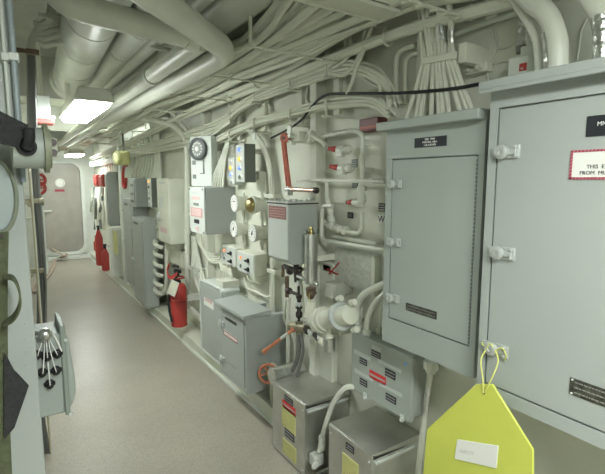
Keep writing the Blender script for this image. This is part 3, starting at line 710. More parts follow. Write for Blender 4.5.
# cables into the power panel beside the motor
for (pts, r, lab) in (
    ([G(357,340,1.36), G(357,318,1.36), G(358,304,1.36), G(366,293,1.36), G(384,284,1.38), G(392,276,1.40)], .016, 'thick pale conduit arching right out of the pump corner, the left of two'),
    ([G(366,345,1.36), G(367,322,1.36), G(372,308,1.36), G(384,294,1.38), G(396,284,1.42)], .014, 'thick pale conduit arching into the power panel side, the right of two'),
    ([G(360,330,1.42), G(362,300,1.42), G(372,288,1.42), G(390,280,1.43)], .010, 'thinner pale conduit tucked behind the two thick arching ones'),
    ([G(378,345,1.42), G(379,320,1.42), G(384,300,1.42), G(390,292,1.43)], .008, 'thin pale conduit nearest the power panel, right of the thick arching ones')):
    root = thing('arched_conduit', lab, 'conduit', pts[0])
    part('pipe', M().tube(pts, r, 10, 5), PIPE, root)
    p0, p1 = pts[0], pts[1]
    part('gland_nut', M().cyl(p0+(p1-p0)*.35, p0+(p1-p0)*.7, r*1.6, n=8), PIPE, root)
# ceiling lights (tubes run along the passage)
def ceiling_light(x, y0, y1, z, w, label, group=None, top=2.42, lens=None):
    root = thing('ceiling_light', label, 'light', (x, (y0+y1)/2, z), group)
    part('housing', M().prism([(x-w/2, y0, z), (x-w/2+.02, y0, z+.07), (x+w/2-.02, y0, z+.07), (x+w/2, y0, z)], (0, y1-y0, 0)), CREAM, root, .006)
    part('diffuser', M().prism([(x-w/2+.012, y0+.012, z), (x-w/2+.03, y0+.012, z-.028), (x+w/2-.03, y0+.012, z-.028), (x+w/2-.012, y0+.012, z)], (0, y1-y0-.024, 0)), lens or LENS, root, .012, seg=3)
    part('hanger', M().box(x-.06, x-.03, y1-.13, y1-.1, z+.07, top).box(x+.03, x+.06, y1-.13, y1-.1, z+.07, top), CREAM, root)
    return root
ceiling_light(.428, 2.66, 3.5, 1.915, .20, 'nearest bright rectangular ceiling light, hung below the large duct')
ceiling_light(.98, 8.0, 8.7, 1.91, .25, 'distant ceiling light glowing above the end door', top=2.05)
ceiling_light(.80, 5.3, 6.1, 2.34, .25, 'added fill light in the middle of the passage, unseen above the cable run', lens=LENS2)  # added lamp, kept out of sight, brightens the far passage
ceiling_light(.35, -1.15, .12, 2.05, .32, 'added fill light over the viewer, unseen outside the frame')  # added lamp out of view, fills the near cabinets and overhead
# ------------------------------------------------------------------ gauge board and switch boxes left of the grey tank
def thin_cab(name, label, cat, X, l, r, s, yt, yb, m_, bev=.006, Xb=None, group=None):
    y0, y1, zb, zt, xb = cabdims(X, l, r, s, yt, yb)
    if Xb: xb = Xb
    root = thing(name, label, cat, ((X+xb)/2, (y0+y1)/2, zb), group)
    part('body', M().box(X, xb, y0, y1, zb, zt), m_, root, bev)
    if xb < WX-.015:
        h = zt-zb
        part('mounting_bar', M().box(xb-.004, WX, y0+.02, y1-.02, zt-.22*h, zt-.12*h).box(xb-.004, WX, y0+.02, y1-.02, zb+.12*h, zb+.22*h), CREAM, root)
    return root, y0, y1, zb, zt, xb
a = ax(231,171,1.44); b = ax(268,262,1.44)
root = thing('gauge_board', 'cream backing board carrying four round dial gauges, left of the grey tank', 'board', (1.45,(a.y+b.y)/2,b.z-.02))
part('board', M().box(1.44, WX, b.y+.02, a.y, b.z-.02, a.z-.02), CREAM, root, .004)
part('top_rail', M().box(1.40, 1.445, b.y+.03, a.y, a.z-.07, a.z-.01), CREAM, root, .005)
def round_gauge(px, py, r, label, brass=False, X=1.34):
    c = ax(px, py, X); root = thing('dial_gauge', label, 'gauge', c, None)
    part('case', M().lathe((1.442, c.y, c.z), (-1,0,0), [(0,r*.85),(1.44-X-.03,r*.85),(1.44-X-.028,r*.98),(1.44-X-.012,r)], 24), CREAM, root)
    part('rim', M().torus((X+.008, c.y, c.z), (1,0,0), r*.93, r*.09, 28, 7), PALE, root)
    d = part('dial', M().cyl((X+.012, c.y, c.z), (X+.004, c.y, c.z), r*.88, n=24), PAPER, root)
    if brass:
        part('brass_dome', M().lathe((X+.004, c.y, c.z), (-1,0,0), [(0,r*.84),(.008,r*.86),(.02,r*.78),(.034,r*.5),(.042,.002)], 20), BRASS, root)
    else:
        mk = M()
        for k in range(10):
            t = math.radians(-40+k*28); mk.box(X+.0028, X+.0038, c.y+math.cos(t)*r*.66-.003, c.y+math.cos(t)*r*.66+.003, c.z+math.sin(t)*r*.66-.003, c.z+math.sin(t)*r*.66+.003)
        part('lettering', mk, INK, d)
    return root, c, r
R1 = .06
g, c, r = round_gauge(233.5,203.5,R1,'blank faced round gauge, upper left of the four gauges')
part('lettering', M().box(1.3425,1.3435,c.y-.02,c.y+.022,c.z+.012,c.z+.018), INK, g)
round_gauge(251,205,R1*.98,'round gauge with a domed brass front, upper right of the four gauges', True)
for px, py, lb, q in ((233,229,'white dial gauge with a dark needle, lower left of the four gauges', 2.2), (251.5,233.5,'white dial gauge with a dark needle, lower right of the four gauges', 1.9)):
    g, c, r = round_gauge(px, py, R1*.98, lb)
    part('needle', M().prism([(1.341, c.y+math.cos(q)*.026, c.z+math.sin(q)*.026), (1.341, c.y+math.cos(q+2.2)*.011, c.z+math.sin(q+2.2)*.011), (1.341, c.y-math.cos(q)*.014, c.z-math.sin(q)*.014), (1.341, c.y+math.cos(q-2.2)*.011, c.z+math.sin(q-2.2)*.011)], (.002,0,0)), BLACK, g)
for px, lb in ((243.5,'cream pipe standing between the left and right pairs of gauges'),(262,'cream pipe standing between the gauges and the grey tank')):
    a = ax(px,192,1.41); b = ax(px,250,1.41)
    root = thing('gauge_pipe', lb, 'pipe', b)
    part('pipe', M().tube([a, b], .011, 10, 1), PIPE, root)
    part('coupling', M().cyl(a-Vector((0,0,.06)), a-Vector((0,0,.09)), .018, n=8).cyl(b+Vector((0,0,.04)), b+Vector((0,0,.07)), .018, n=8), PIPE, root)
    part('clip', brackets(a-Vector((0,0,.12)), b+Vector((0,0,.12))), PIPE, root)
def lampbox(args, label):
    root, y0, y1, zb, zt, xb = thin_cab('switch_box', label, 'switch box', *args, CREAM, .006, Xb=1.43)
    X = args[0]; w = y1-y0; h = zt-zb
    part('front_plate', M().box(X-.003, X+.001, y0+.006, y1-.006, zb+.006, zt-.006), PALE, root, .001)
    c = lambda u, v: Vector((X-.003, y1-u*w, zt-v*h))
    p = c(.27,.30); part('bezel', M().torus(p, (1,0,0), .012, .003, 18, 6), STEEL, root)
    part('lamp_lens', M().lathe(p, (-1,0,0), [(0,.010),(.006,.009),(.010,.004)], 14), REDLAMP, root)
    p = c(.25,.70); part('push_button', M().lathe(p, (-1,0,0), [(0,.013),(.004,.013),(.005,.009),(.008,.009)], 14), DGREY, root)
    for v in (.34,.74):
        p = c(.70,v); k = part('selector_knob', M().lathe(p, (-1,0,0), [(0,.016),(.008,.016),(.010,.013)], 16), BLACK, root)
        part('grip', M().prism([p+Vector((-.009,.028,.005)), p+Vector((-.009,.02,-.007)), p+Vector((-.009,-.014,-.006)), p+Vector((-.009,-.014,.006))], (-.012,0,0)), BLACK, k)
lampbox((1.35,221,236,240,248,268), 'cream switch box with a small red lamp and two black knobs, the left of two')
lampbox((1.33,237,254,267,255,277), 'cream switch box with a bright red lamp and two black knobs, the right of two')

# indicator light boxes above the gauges
def indicator(X, l, r, s, yt, yb, cols, label, Xb=None, dark=DGREY):
    root, y0, y1, zb, zt, xb = thin_cab('indicator_box', label, 'indicator panel', X, l, r, s, yt, yb, dark, .004, Xb=Xb)
    part('front_plate', M().box(X-.004, X+.001, y0+.002, y1-.002, zb+.003, zt-.003), PALE, root, .001)
    for k, m_ in enumerate(cols):
        z = zt-(k+.6)*(zt-zb)/(len(cols)+.2); c = Vector((X-.004, (y0+y1)/2, z))
        part('bezel', M().torus(c, (1,0,0), .017, .004, 18, 6), STEEL, root)
        part('lamp_lens', M().lathe(c, (-1,0,0), [(0,.015),(.008,.014),(.014,.006)], 14), m_, root)
    return root
indicator(1.36, 228,235,238,157,185, [STICK, ORANGE, BLUE, STICK], 'narrow indicator panel with orange and blue lamps, the left and lower of two', Xb=1.42, dark=PALE)
indicator(1.30, 236,244.5,255.5,143.5,182.5, [BLUE, ORANGE, BLUE, DGREY], 'dark sided indicator panel with an orange lamp between two blue ones', dark=DGREY)

# box with the big round dial, and the deep grey box under it
X = 1.25; p0 = ax(200.5,149,X); zt = ax(200.5,136,X).z; zb = ax(200.5,186.5,X).z; y0, y1 = p0.y-.108, p0.y+.108
root = thing('dial_box', 'pale grey box with a big round dark rimmed dial, turned toward the viewer', 'instrument box', (X, p0.y, zb))
part('body', M().box(X, X+.07, y0, y1, zb, zt), PALE, root, .006)
part('mounting_bar', M().box(X+.066, X+.185, p0.y-.05, p0.y+.03, zt-.10, zt-.06).box(X+.066, X+.185, p0.y-.05, p0.y+.03, zb+.05, zb+.09), CREAM, root)
c = Vector((X, p0.y+.012, p0.z)); r = .084
part('dial_rim', M().lathe((X+.001, c.y, c.z), (-1,0,0), [(0,r*.96),(.012,r*.96),(.014,r),(.026,r),(.030,r*.92),(.030,r*.72),(.022,r*.70)], 30), mat('slate_rim', (78,82,84), .4), root)
d = part('dial_face', M().cyl((X-.005, c.y, c.z), (X-.022, c.y, c.z), r*.72, n=28), mat('dial_grey', (132,136,134), .4), root)
mk = M()
for k in range(12):
    t = 2*PI*k/12; mk.cyl((X-.0215, c.y+math.cos(t)*r*.52, c.z+math.sin(t)*r*.52), (X-.0235, c.y+math.cos(t)*r*.52, c.z+math.sin(t)*r*.52), .0055, n=6)
part('lettering', mk, LETTER, d)
part('hub', M().lathe((X-.022, c.y, c.z), (-1,0,0), [(0,r*.22),(.006,r*.22),(.010,r*.12)], 16), PAPER, root)
for zz in (.52, .80):
    plate('grey_label', DGREY, root, X, y1-.02, y1-.055, zt-zz*(zt-zb)-.016, zt-zz*(zt-zb)+.016)
part('slot_plate', M().box(X-.004, X, p0.y-.035, p0.y-.022, zb+.10, zb+.20).box(X-.004, X, p0.y-.035, p0.y+.01, zb+.095, zb+.102), DGREY, root)
root.rotation_euler.z = math.radians(25)
root, y0, y1, zb, zt, xb = thin_cab('relay_box', 'deep grey box with white labelled front, directly under the box with the dial', 'electrical box', 1.20, 190.5, 205, 236, 187.5, 234.5, GREY, Xb=WX)
X = 1.20; w = y1-y0; h = zt-zb
fp = part('front_cover', M().box(X-.012, X, y0-.002, y1+.002, zb-.002, zt+.002), PALE, root, .003)
for (nm, mt, u0, v0, u1, v1) in (('label_tape', STICK, .25,.10,.6,.15),('red_text_label', mat('pale_pink_label', (206,176,176), .5), .18,.2,.72,.27),('grey_label', DGREY, .3,.34,.66,.40),('red_text_label', MATS['pale_pink_label'], .12,.45,.88,.64),('black_label', PLATE, .32,.70,.66,.79),('red_text_label', MATS['pale_pink_label'], .42,.86,.62,.95)):
    p = plate(nm, mt, root, X-.012, y1-u0*w, y1-u1*w, zt-v1*h, zt-v0*h)
a_, b_ = y1-.12*w, y1-.88*w
part('border', M().box(X-.0145, X-.0142, b_, a_, zt-.46*h, zt-.45*h).box(X-.0145, X-.0142, b_, a_, zt-.64*h, zt-.63*h).box(X-.0145, X-.0142, a_-.008, a_, zt-.64*h, zt-.45*h).box(X-.0145, X-.0142, b_, b_+.008, zt-.64*h, zt-.45*h), mat('label_red', (196,92,92), .5), p)
sc = M()
for yy in (y0+.016, y1-.016):
    for zz in (zb+.014, zt-.014): sc.cyl((X-.011, yy, zz), (X-.018, yy, zz), .007, n=8)
part('screw', sc, DGREY, root)

# ------------------------------------------------------------------ low cabinets on the kerb
root, y0, y1, zb, zt, xb = thin_cab('rounded_cabinet', 'pale grey low cabinet with a rounded white rim, left of the hooded low cabinet', 'cabinet', 1.25, 201, 222, 226, 290, 365, PALE, .02, Xb=1.40)
X = 1.25
part('door', M().box(X-.008, X+.004, y0+.014, y1-.014, zb+.014, zt-.014), GREY, root, .008, seg=3)
part('rim', M().tube([(X-.006,y0,zb+.02),(X-.006,y0+.02,zb),(X-.006,y1-.02,zb),(X-.006,y1,zb+.02),(X-.006,y1,zt-.02),(X-.006,y1-.02,zt),(X-.006,y0+.02,zt),(X-.006,y0,zt-.02)], .008, 8, 1, close=True), PALE, root)
a = ax(204,297,X-.008); b = ax(213.5,303.5,X-.008)
p = plate('paper_disc', PAPER, root, X-.008, a.y, b.y, b.z-.05, a.z)
part('red_mark', M().box(X-.0112, X-.0105, b.y+.02, a.y-.02, b.z-.012, b.z+.014), MATS['pale_pink_label'], p)
part('top_bracket', M().box(1.27, 1.40, y0+.03, y0+.16, zt-.002, zt+.05), CREAM, root, .004)

XS = 1.15
y0, y1, zb, zt, xb = cabdims(XS, 219, 246, 267, 318, 394)
root = thing('hooded_cabinet', 'small grey low cabinet with an overhanging hood and latched door, left of the orange handwheel', 'cabinet', (1.22, (y0+y1)/2, zb))
fronted(root, XS, xb, y0, y1, zb, zt, y0+.03, y1-.05, zb+.03, zt-.03, GREY, .003, .010)
part('hood', M().prism([(XS-.03, y1+.02, zt-.002), (XS-.03, y1+.02, zt+.018), (xb+.02, y1+.02, zt+.03), (xb+.02, y1+.02, zt-.002)], (0, y0-y1-.04, 0)), GREY, root, .003)
part('mounting_bracket', M().box(xb-.004, WX, y0+.05, y0+.10, zb+.03, zt-.03).box(xb-.004, WX, y1-.10, y1-.05, zb+.03, zt-.03), GREY, root)
latch((XS, y1-.045, zt-.13), root, 1.0); latch((XS, y1-.045, zb+.11), root, 1.0)
w = y1-y0
for (nm, mt, l, t, r, b) in (('name_plate', NAMEP, 225.5, 316, 236.5, 326), ('name_plate', mat('grey_plate', (128,130,122), .5), 227, 361, 236, 369)):
    pxplate(nm, mt, root, XS-.001, l, t, r, b)
a = ax(224,329,XS); b = ax(238,344,XS)
p = plate('warning_label', PAPER, root, XS-.001, a.y, b.y, b.z, a.z-.004)
part('border', M().box(XS-.0036,XS-.003,b.y,a.y,a.z-.010,a.z-.004).box(XS-.0036,XS-.003,b.y,a.y,b.z,b.z+.006).box(XS-.0036,XS-.003,a.y-.007,a.y,b.z,a.z-.004).box(XS-.0036,XS-.003,b.y,b.y+.007,b.z,a.z-.004), MAROON, p)
part('lettering', marks(M(), XS-.0033, a.y-.03, b.y+.03, b.z+.012, a.z-.018, 2, .3), MATS['label_red'], p)
hg = M()
for k in range(24):
    z = zb+.04+k*(zt-zb-.08)/24; hg.cyl((XS-.001, y0+.028, z), (XS-.001, y0+.028, z+.011), .0035, n=6)
part('piano_hinge', hg, DGREY, root)

# ------------------------------------------------------------------ cable drops
def cable(pts, r, label, group=None, m_=CABLE, sub=4, n=6, name='cable'):
    return solo(name, M().tube(pts, r, n, sub), m_, label, 'cable', group)
def drop_bundle(n, path, spread, r, label, group):
    """n cables that follow one path side by side; spread = offset between neighbours"""
    for k in range(n):
        o = Vector(spread)*(k-(n-1)/2)
        cable([Vector(p)+o+Vector((random.uniform(-.004,.004), random.uniform(-.003,.003), 0)) for p in path], r, label, group)
q = lambda px, py, X=1.42: ax(px, py, X)
drop_bundle(4, [q(245,128,1.38), q(258,138,1.39), q(268,160), q(271,185), q(272,230), q(272,300), q(272,372)], (.004,.020,.0), .0085,
    'cream cable in the bundle dropping between the switch boxes and the grey tank', 'cables dropping beside the grey tank')
for k, (px, py) in enumerate(((272,196),(273,271),(272,324))):
    c = q(px, py, 1.415)
    solo('cable_clamp', M().box(c.x-.018, c.x-.010, c.y-.055, c.y+.055, c.z-.012, c.z+.012).box(c.x-.012, WX, c.y-.055, c.y-.046, c.z-.012, c.z+.012).box(c.x-.012, WX, c.y+.046, c.y+.055, c.z-.012, c.z+.012), CREAM,
         'cream clamp strap across the cables dropping beside the grey tank, %s of three' % ('highest','middle','lowest')[k], 'clamp', bev=.002)
cable([q(244,277), q(247,288), q(256,292), q(266,297), q(271,296)], .009, 'cream cable looping right from under the right hand switch box', sub=6)
cable([q(245,271,1.44), q(249,280,1.44), q(262,284,1.44), q(270,280,1.44)], .006, 'thin cream cable curving just below the right hand switch box', sub=6)
# fan of cables into the rounded cabinet
for k in range(7):
    a = q(221+k*1.8, 271+k*.8, 1.365); b = q(212+k*2.9, 296+k*1.4, 1.36)
    cable([q(219+k*1.5, 262, 1.42), a, a*.45+b*.55+Vector((0,0,-.01)), b], .0065, 'thin cream cable fanning down into the top of the rounded low cabinet', 'cables fanning into the rounded cabinet')
# loops out of the relay box
for k in range(5):
    cable([q(197+k*.9,233,1.36), q(199+k,244+k,1.38), q(206+k,252+k*2.2,1.39), q(217,255+k*2.0,1.42), q(223,254+k*2,1.44)], .009, 'cream cable sagging in a loop from under the relay box', 'cables looping under the relay box', sub=5)
# bunch rising from the top of the relay box
for k in range(6):
    cable([q(210+k*2.6, 187, 1.30), q(213.5+k*2, 176, 1.31), q(220+k*1.1, 160, 1.34), q(225+k*.7, 146, 1.38), q(229+k*.8, 134, 1.41)], .0075, 'white cable rising from the relay box to the overhead bundle, right of the dial box', 'cables rising from the relay box', m_=PIPE)
# tall white conduits left of the relay box
tops = ((186.5,0),(190,1))
root = thing('bent_conduit', 'stout white conduit sweeping down from the overhead, left of the dial box', 'conduit', q(188,300,1.36))
part('pipe', M().tube([q(137,116,1.15), q(158,121,1.25), q(174,126,1.32), q(184,137,1.36), q(187,152,1.37), q(187.5,200,1.37), q(187.5,262,1.37), q(188.5,300,1.37), q(194,312,1.375), q(206,322,1.395)], .026, 12, 6), PIPE, root)
part('clip', brackets(q(187.5,178,1.38), q(187.5,215,1.38), q(187.5,262,1.38)), PIPE, root)
cable([q(168,108,1.20), q(180,122,1.34), q(189.5,140,1.40), q(191,200,1.42), q(191.5,245,1.42), q(196,280,1.42), q(213,312,1.44)], .018, 'thick white cable right beside the stout bent conduit', m_=PIPE, sub=5, n=9)
for k in range(4):
    cable([q(192.5+k*.8,236,1.40), q(193.5+k*1.5,256,1.41), q(198+k*2.5,282,1.42), q(207+k*2.5,302-k*2,1.44)], .013, 'thick white cable slanting down right behind the rounded low cabinet', 'cables slanting behind the rounded cabinet', m_=PIPE, sub=5, n=8)
for k, py in enumerate((214, 268)):
    c = q(189,py,1.345)
    solo('cable_clamp', M().box(c.x-.006, c.x, c.y-.11, c.y+.05, c.z-.008, c.z+.008).box(c.x-.004, WX, c.y+.042, c.y+.05, c.z-.008, c.z+.008).box(c.x-.004, WX, c.y-.11, c.y-.102, c.z-.008, c.z+.008), PIPE, 'white strap holding the stout bent conduit, %s of two' % ('upper' if k == 0 else 'lower'), 'clamp')

# ------------------------------------------------------------------ red salvage bottle
X = 1.25; c = ax(178.5, 300, X); z = lambda py: ax(178.5, py, X).z
root = thing('fire_extinguisher', 'red fire extinguisher with a black valve top, hanging left of the rounded low cabinet', 'fire extinguisher', (X, c.y, z(325)))
part('bottle', M().lathe((X, c.y, z(325)), (0,0,1), [(0,.06),(.006,.072),(z(283)-z(325)-.05,.074),(z(283)-z(325)-.015,.06),(z(283)-z(325),.03)], 22), RED, root)
part('valve_head', M().lathe((X, c.y, z(284)), (0,0,1), [(0,.028),(.03,.028),(.032,.02),(.05,.02)], 12).box(X-.02, X+.02, c.y-.05, c.y+.05, z(273), z(270)), BLACK, root)
part('lever_handle', M().box(X-.012, X+.012, c.y-.02, c.y+.09, z(268), z(266)).box(X-.012, X+.012, c.y-.02, c.y+.07, z(276), z(274)), BLACK, root, .003)
part('bracket_band', M().torus((X, c.y, z(299)), (0,0,1), .076, .006, 26, 6).torus((X, c.y, z(278)), (0,0,1), .055, .008, 26, 6), RED, root)
part('bracket_arm', M().box(X+.06, WX, c.y-.02, c.y+.02, z(302), z(296)), WHITE, root)
part('red_hose_guard', M().strip([(X-.05,c.y+.07,z(266)),(X-.085,c.y+.03,z(271)),(X-.085,c.y-.05,z(276)),(X-.03,c.y-.09,z(272))], (0,0,1), .03, .008), RED, root)
part('hose', M().tube([(X-.02, c.y-.03, z(276)), (X-.075, c.y-.06, z(284)), (X-.085, c.y+.0, z(296)), (X-.088, c.y-.005, z(308)), (X-.082, c.y-.05, z(318))], .011, 8, 5), BLACK, root)
qd = [ax(p[0], p[1], X-.095) for p in ((171.5,279.5),(179,283),(174.5,297),(166.5,293))]
part('tag', M().prism(qd, (.003,0,0)), TAGM, root)

# ------------------------------------------------------------------ cream cabinet, cable glands
root, y0, y1, zb, zt, xb = thin_cab('distribution_panel', 'tall cream distribution panel left of the stout bent conduit', 'electrical panel', 1.25, 156.3, 168.2, 184.5, 178.5, 244, CREAM, Xb=1.44)
X = 1.25; w = y1-y0; h = zt-zb
part('door', M().box(X-.006, X+.002, y0+.025, y1-.025, zb+.05, zt-.25*h), CREAM, root, .003)
part('upper_cover', M().box(X-.006, X+.002, y0+.025, y1-.025, zt-.22*h, zt-.03*h), CREAM, root, .003)
part('window_frame', M().box(X-.010, X-.005, y1-.5*w, y1-.2*w, zt-.44*h, zt-.28*h), PALE, root, .002)
part('handle', M().lathe((X-.005, y1-.22*w, zt-.6*h), (-1,0,0), [(0,.045),(.012,.045),(.016,.03),(.03,.028)], 16), PALE, root)
part('red_text_label', M().box(X-.008, X-.005, y1-.8*w, y1-.25*w, zt-.84*h, zt-.76*h), MATS['pale_pink_label'], root)
part('name_plate', M().box(X-.008, X-.005, y1-.8*w, y1-.3*w, zt-.08*h, zt-.05*h), STICK, root)
a = ax(168,245,1.40); b = ax(184,268,1.40)
solo('pull_box', M().box(1.38, WX, b.y, a.y, b.z, a.z-.004), CREAM, 'plain cream box tucked under the tall cream distribution panel', 'box', bev=.006)
for k, py in enumerate((243,252,262,271,281,289)):
    c = ax(157, py, 1.30)
    g = thing('cable_elbow', 'white elbow gland in the column of elbows below and left of the cream panel', 'cable gland', c, 'white elbow glands in a column')
    part('elbow', M().tube([c+Vector((.02,.16,0)), c+Vector((-.005,.06,-.004)), c+Vector((-.02,-.0,-.012)), c+Vector((-.005,-.05,-.03)), c+Vector((.04,-.08,-.045))], .022, 10, 4), PIPE, g)
    part('collar', M().cyl(c+Vector((.02,.15,.0)), c+Vector((.016,.115,0)), .030, n=10), PIPE, g)
cable([ax(166.5,243,1.34), ax(166.5,280,1.34), ax(164,292,1.34), ax(157,296,1.32)], .02, 'thick white cable dropping beside the column of elbow glands', m_=PIPE, sub=5, n=9)

# ------------------------------------------------------------------ grey cabinets further along
def plain_cab(args, label, m_=GREY, Xb=None, extra=True, name='equipment_cabinet'):
    root, y0, y1, zb, zt, xb = thin_cab(name, label, 'cabinet', *args, m_, .008, Xb=Xb)
    X = args[0]; w = y1-y0; h = zt-zb
    part('door', M().box(X-.010, X+.002, y0+.03, y1-.03, zb+.03, zt-.03), PALE if extra == 2 else m_, root, .004)
    if extra:
        for v in (.12, .5, .86):
            part('latch', M().lathe((X-.008, y1-.03, zb+v*h), (-1,0,0), [(0,.016),(.018,.016),(.022,.010)], 10), PALE, root)
        p = plate('name_plate', PLATE, root, X-.010, y1-.25*w, y1-.6*w, zt-.075*h, zt-.05*h)
    return root, y0, y1, zb, zt
plain_cab((1.20,131.8,143,156,219.5,305), 'tall grey equipment cabinet standing nearest, just left of the column of elbow glands', Xb=1.34)
plain_cab((1.25,123,131.5,148,199.5,285), 'tall grey equipment cabinet set back behind the nearest tall grey one')
r_, y0, y1, zb, zt = plain_cab((1.25,129.5,134.8,148,178,207), 'squat grey box mounted above the two tall grey cabinets', extra=False, name='equipment_box')
for v in (.2,.45,.75): plate('grey_label', DGREY if v > .3 else PLATE, r_, 1.24, y1-.06, y0+.06, zb+v*(zt-zb)-.015, zb+v*(zt-zb)+.015)
indicator(1.32, 147.5,151,155.5,178,207.5, [ORANGE, DGREY, STICK, DGREY, STICK], 'slim panel with an orange lamp at its top, right of the squat grey box', Xb=1.44)
plain_cab((1.24,104.5,107,117.5,172,225), 'distant pale grey cabinet high on the bulkhead beside the red boxes', extra=False)
a = ax(112,228,1.27); b = ax(118,283,1.27); e = ay(125,255,b.y)
root = thing('bulkhead_locker', 'white steel locker standing on the deck with a yellow notice on its front', 'locker', (1.33, (a.y+b.y)/2, .105))
part('body', M().box(1.22, WX-.01, b.y, a.y, .105, a.z), WHITE, root, .006)
part('yellow_notice', M().box(1.216, 1.221, ax(117.3,240,1.22).y, ax(113.2,240,1.22).y, ax(115,253,1.22).z, ax(115,231,1.22).z), YELP, root)
st = ax(121,170,1.3)
struct('trim_12', M().box(1.27, WX, st.y-.05, st.y+.05, .1, 2.2), WHITE, .01)

# ------------------------------------------------------------------ battle lantern, red hose, alarm boxes, extinguishers, far fittings
c = ax(119.5,158,1.16)
root = thing('battle_lantern', 'pale yellow battery lantern hanging under the overhead cables', 'lantern', c-Vector((0,0,.09)))
part('case', M().box(c.x-.01, c.x+.11, c.y-.065, c.y+.075, c.z-.085, c.z+.085), YELD, root, .03, seg=4)
part('lens_ring', M().lathe((c.x-.005, c.y, c.z), (-1,-.25,0), [(0,.085),(.03,.088),(.045,.075)], 22), YELD, root)
part('lens', M().lathe((c.x-.04, c.y-.01, c.z), (-1,-.25,0), [(0,.07),(.012,.05),(.018,.01)], 20), mat('cream_lens', (232,230,190), .25), root)
part('hanger', M().box(c.x+.04, c.x+.06, c.y-.01, c.y+.01, c.z+.07, 2.2), DGREY, root)
pts = [ax(p[0],p[1],1.27) for p in ((127,165),(124,167),(123,176),(123.3,186),(125.5,187),(126,178))]
root = thing('red_hose_loop', 'looped red hose hanging below and right of the yellow lantern', 'hose', pts[3])
part('hose', M().tube(pts, .018, 8, 5), RED, root); part('hook', M().cyl(pts[1], (WX, pts[1].y, pts[1].z), .01), WHITE, root)
for (l, t, r, b, lb) in ((93.3,174.5,97.6,186.5,'red alarm box far down the passage, the left of two'),(98.3,174.3,103,187,'red alarm box far down the passage, the right of two')):
    a = ax(l,t,1.25); d = ax(r,b,1.25)
    root = thing('alarm_box', lb, 'alarm box', (1.3,(a.y+d.y)/2,d.z))
    part('case', M().box(1.25, WX, d.y, a.y, d.z, a.z), RED, root, .01); part('cover', M().box(1.24, 1.251, d.y+.03, a.y-.03, d.z+.03, a.z-.03), REDCAP, root, .004)
for (px, t, b, r, X, lb) in ((100.3,231,265.5,.062,1.22,'taller red fire bottle standing on the kerb far down the passage'),(106,249.5,271,.058,1.22,'shorter red fire bottle low beside the white locker'),(97,240,251,.05,1.30,'smallest red fire bottle, half hidden behind the taller one')):
    c = ax(px,b,X); h = ax(px,t,X).z-c.z
    root = thing('fire_bottle', lb, 'fire extinguisher', c)
    part('bottle', M().lathe(c, (0,0,1), [(0,r*.6),(.02,r),(h*.78,r),(h*.9,r*.6),(h,r*.35)], 18), RED, root)
    part('valve', M().lathe(c+Vector((0,0,h)), (0,0,1), [(0,.02),(.05,.02),(.06,.035),(.07,.03)], 10), BLACK, root)
    part('bracket', M().box(c.x+r*.8, WX, c.y-.02, c.y+.02, c.z+h*.5, c.z+h*.56), WHITE, root)
for k in range(6):
    px = 92+k*2.2
    solo('valve_pipe', M().tube([ax(px,188,1.38), ax(px+1.5*math.sin(k*2),200,1.34), ax(px-1.5*math.cos(k*3),214,1.36), ax(px+.5,229,1.38)], .022, 8, 5), (PIPE, DGREY, PIPE)[k % 3], ('pale' if k % 3 != 1 else 'dark') + ' crooked pipe in the far tangle between the alarm boxes and fire bottles', 'pipe', 'pale pipes in the far tangle' if k % 3 != 1 else 'dark pipes in the far tangle')
root = thing('wall_light', 'distant white wall light glowing right of the end door', 'light', ax(95,165,1.32))
a = ax(88,162.5,1.32); d = ax(101,166.5,1.32)
part('housing', M().box(1.40, WX, d.y, a.y, a.z-.08, a.z+.02), WHITE, root, .01)
part('diffuser', M().box(1.34, 1.40, d.y+.03, a.y-.03, a.z-.07, a.z+.01), mat('soft_diffuser', (245,246,240), .4, emit=((244,250,240),3.0)), root, .015, seg=3)
# ------------------------------------------------------------------ overhead: ducts and pipes
root = thing('lagged_duct', 'largest lagged round duct under the overhead, above the nearest ceiling light', 'duct', (.38, 2.6, 2.11))
a, b = Vector((.29,.55,2.23)), Vector((.455,3.85,2.23))
part('duct', M().cyl(a, b, .115, n=30), DUCT, root)
part('end_flange', M().cyl(b, b+(b-a)*.012, .135, n=30), DUCT, root)
d = (b-a)
part('band', M().cyl(a+d*.52, a+d*.525, .1175, n=30).cyl(a+d*.66, a+d*.665, .1175, n=30).cyl(a+d*.80, a+d*.805, .1175, n=30).cyl(a+d*.94, a+d*.945, .1175, n=30), DUCT, root)
part('hanger', M().box(.30,.325,2.95,2.99,2.2,2.42).box(.50,.525,2.95,2.99,2.2,2.42), CREAM, root)
root = thing('lagged_pipe', 'second widest lagged pipe, running just right of the largest duct', 'pipe', (.57, 2.6, 2.14))
a, b = Vector((.555,.6,2.215)), Vector((.60,3.6,2.215)); d = b-a
part('pipe', M().cyl(a, b, .066, n=22), DUCT, root)
part('flared_end', M().cyl(b, b+d*.06, .066, .085, n=22), DUCT, root)
part('band', M().cyl(a+d*.55, a+d*.556, .069, n=22).cyl(a+d*.70, a+d*.706, .069, n=22), DUCT, root)
root = thing('overhead_pipe', 'slim cream pipe right of the two lagged ducts, with a hanger rod', 'pipe', (.66, 2.4, 2.12))
part('pipe', M().tube([(.655,.6,2.17),(.665,3.7,2.17)], .033, 12, 1), PIPE, root)
part('hanger', M().box(.66,.675,2.26,2.275,2.17,2.42).box(.62,.78,2.255,2.28,2.12,2.135), CREAM, root)
root = thing('overhead_pipe', 'broad cream pipe running far down the passage on the light side of the shiny one', 'pipe', (.70, 5, 2.0))
part('pipe', M().tube([(.69,1.78,2.05),(.70,4.5,2.05),(.74,9.4,2.05)], .042, 14, 1), PIPE, root)
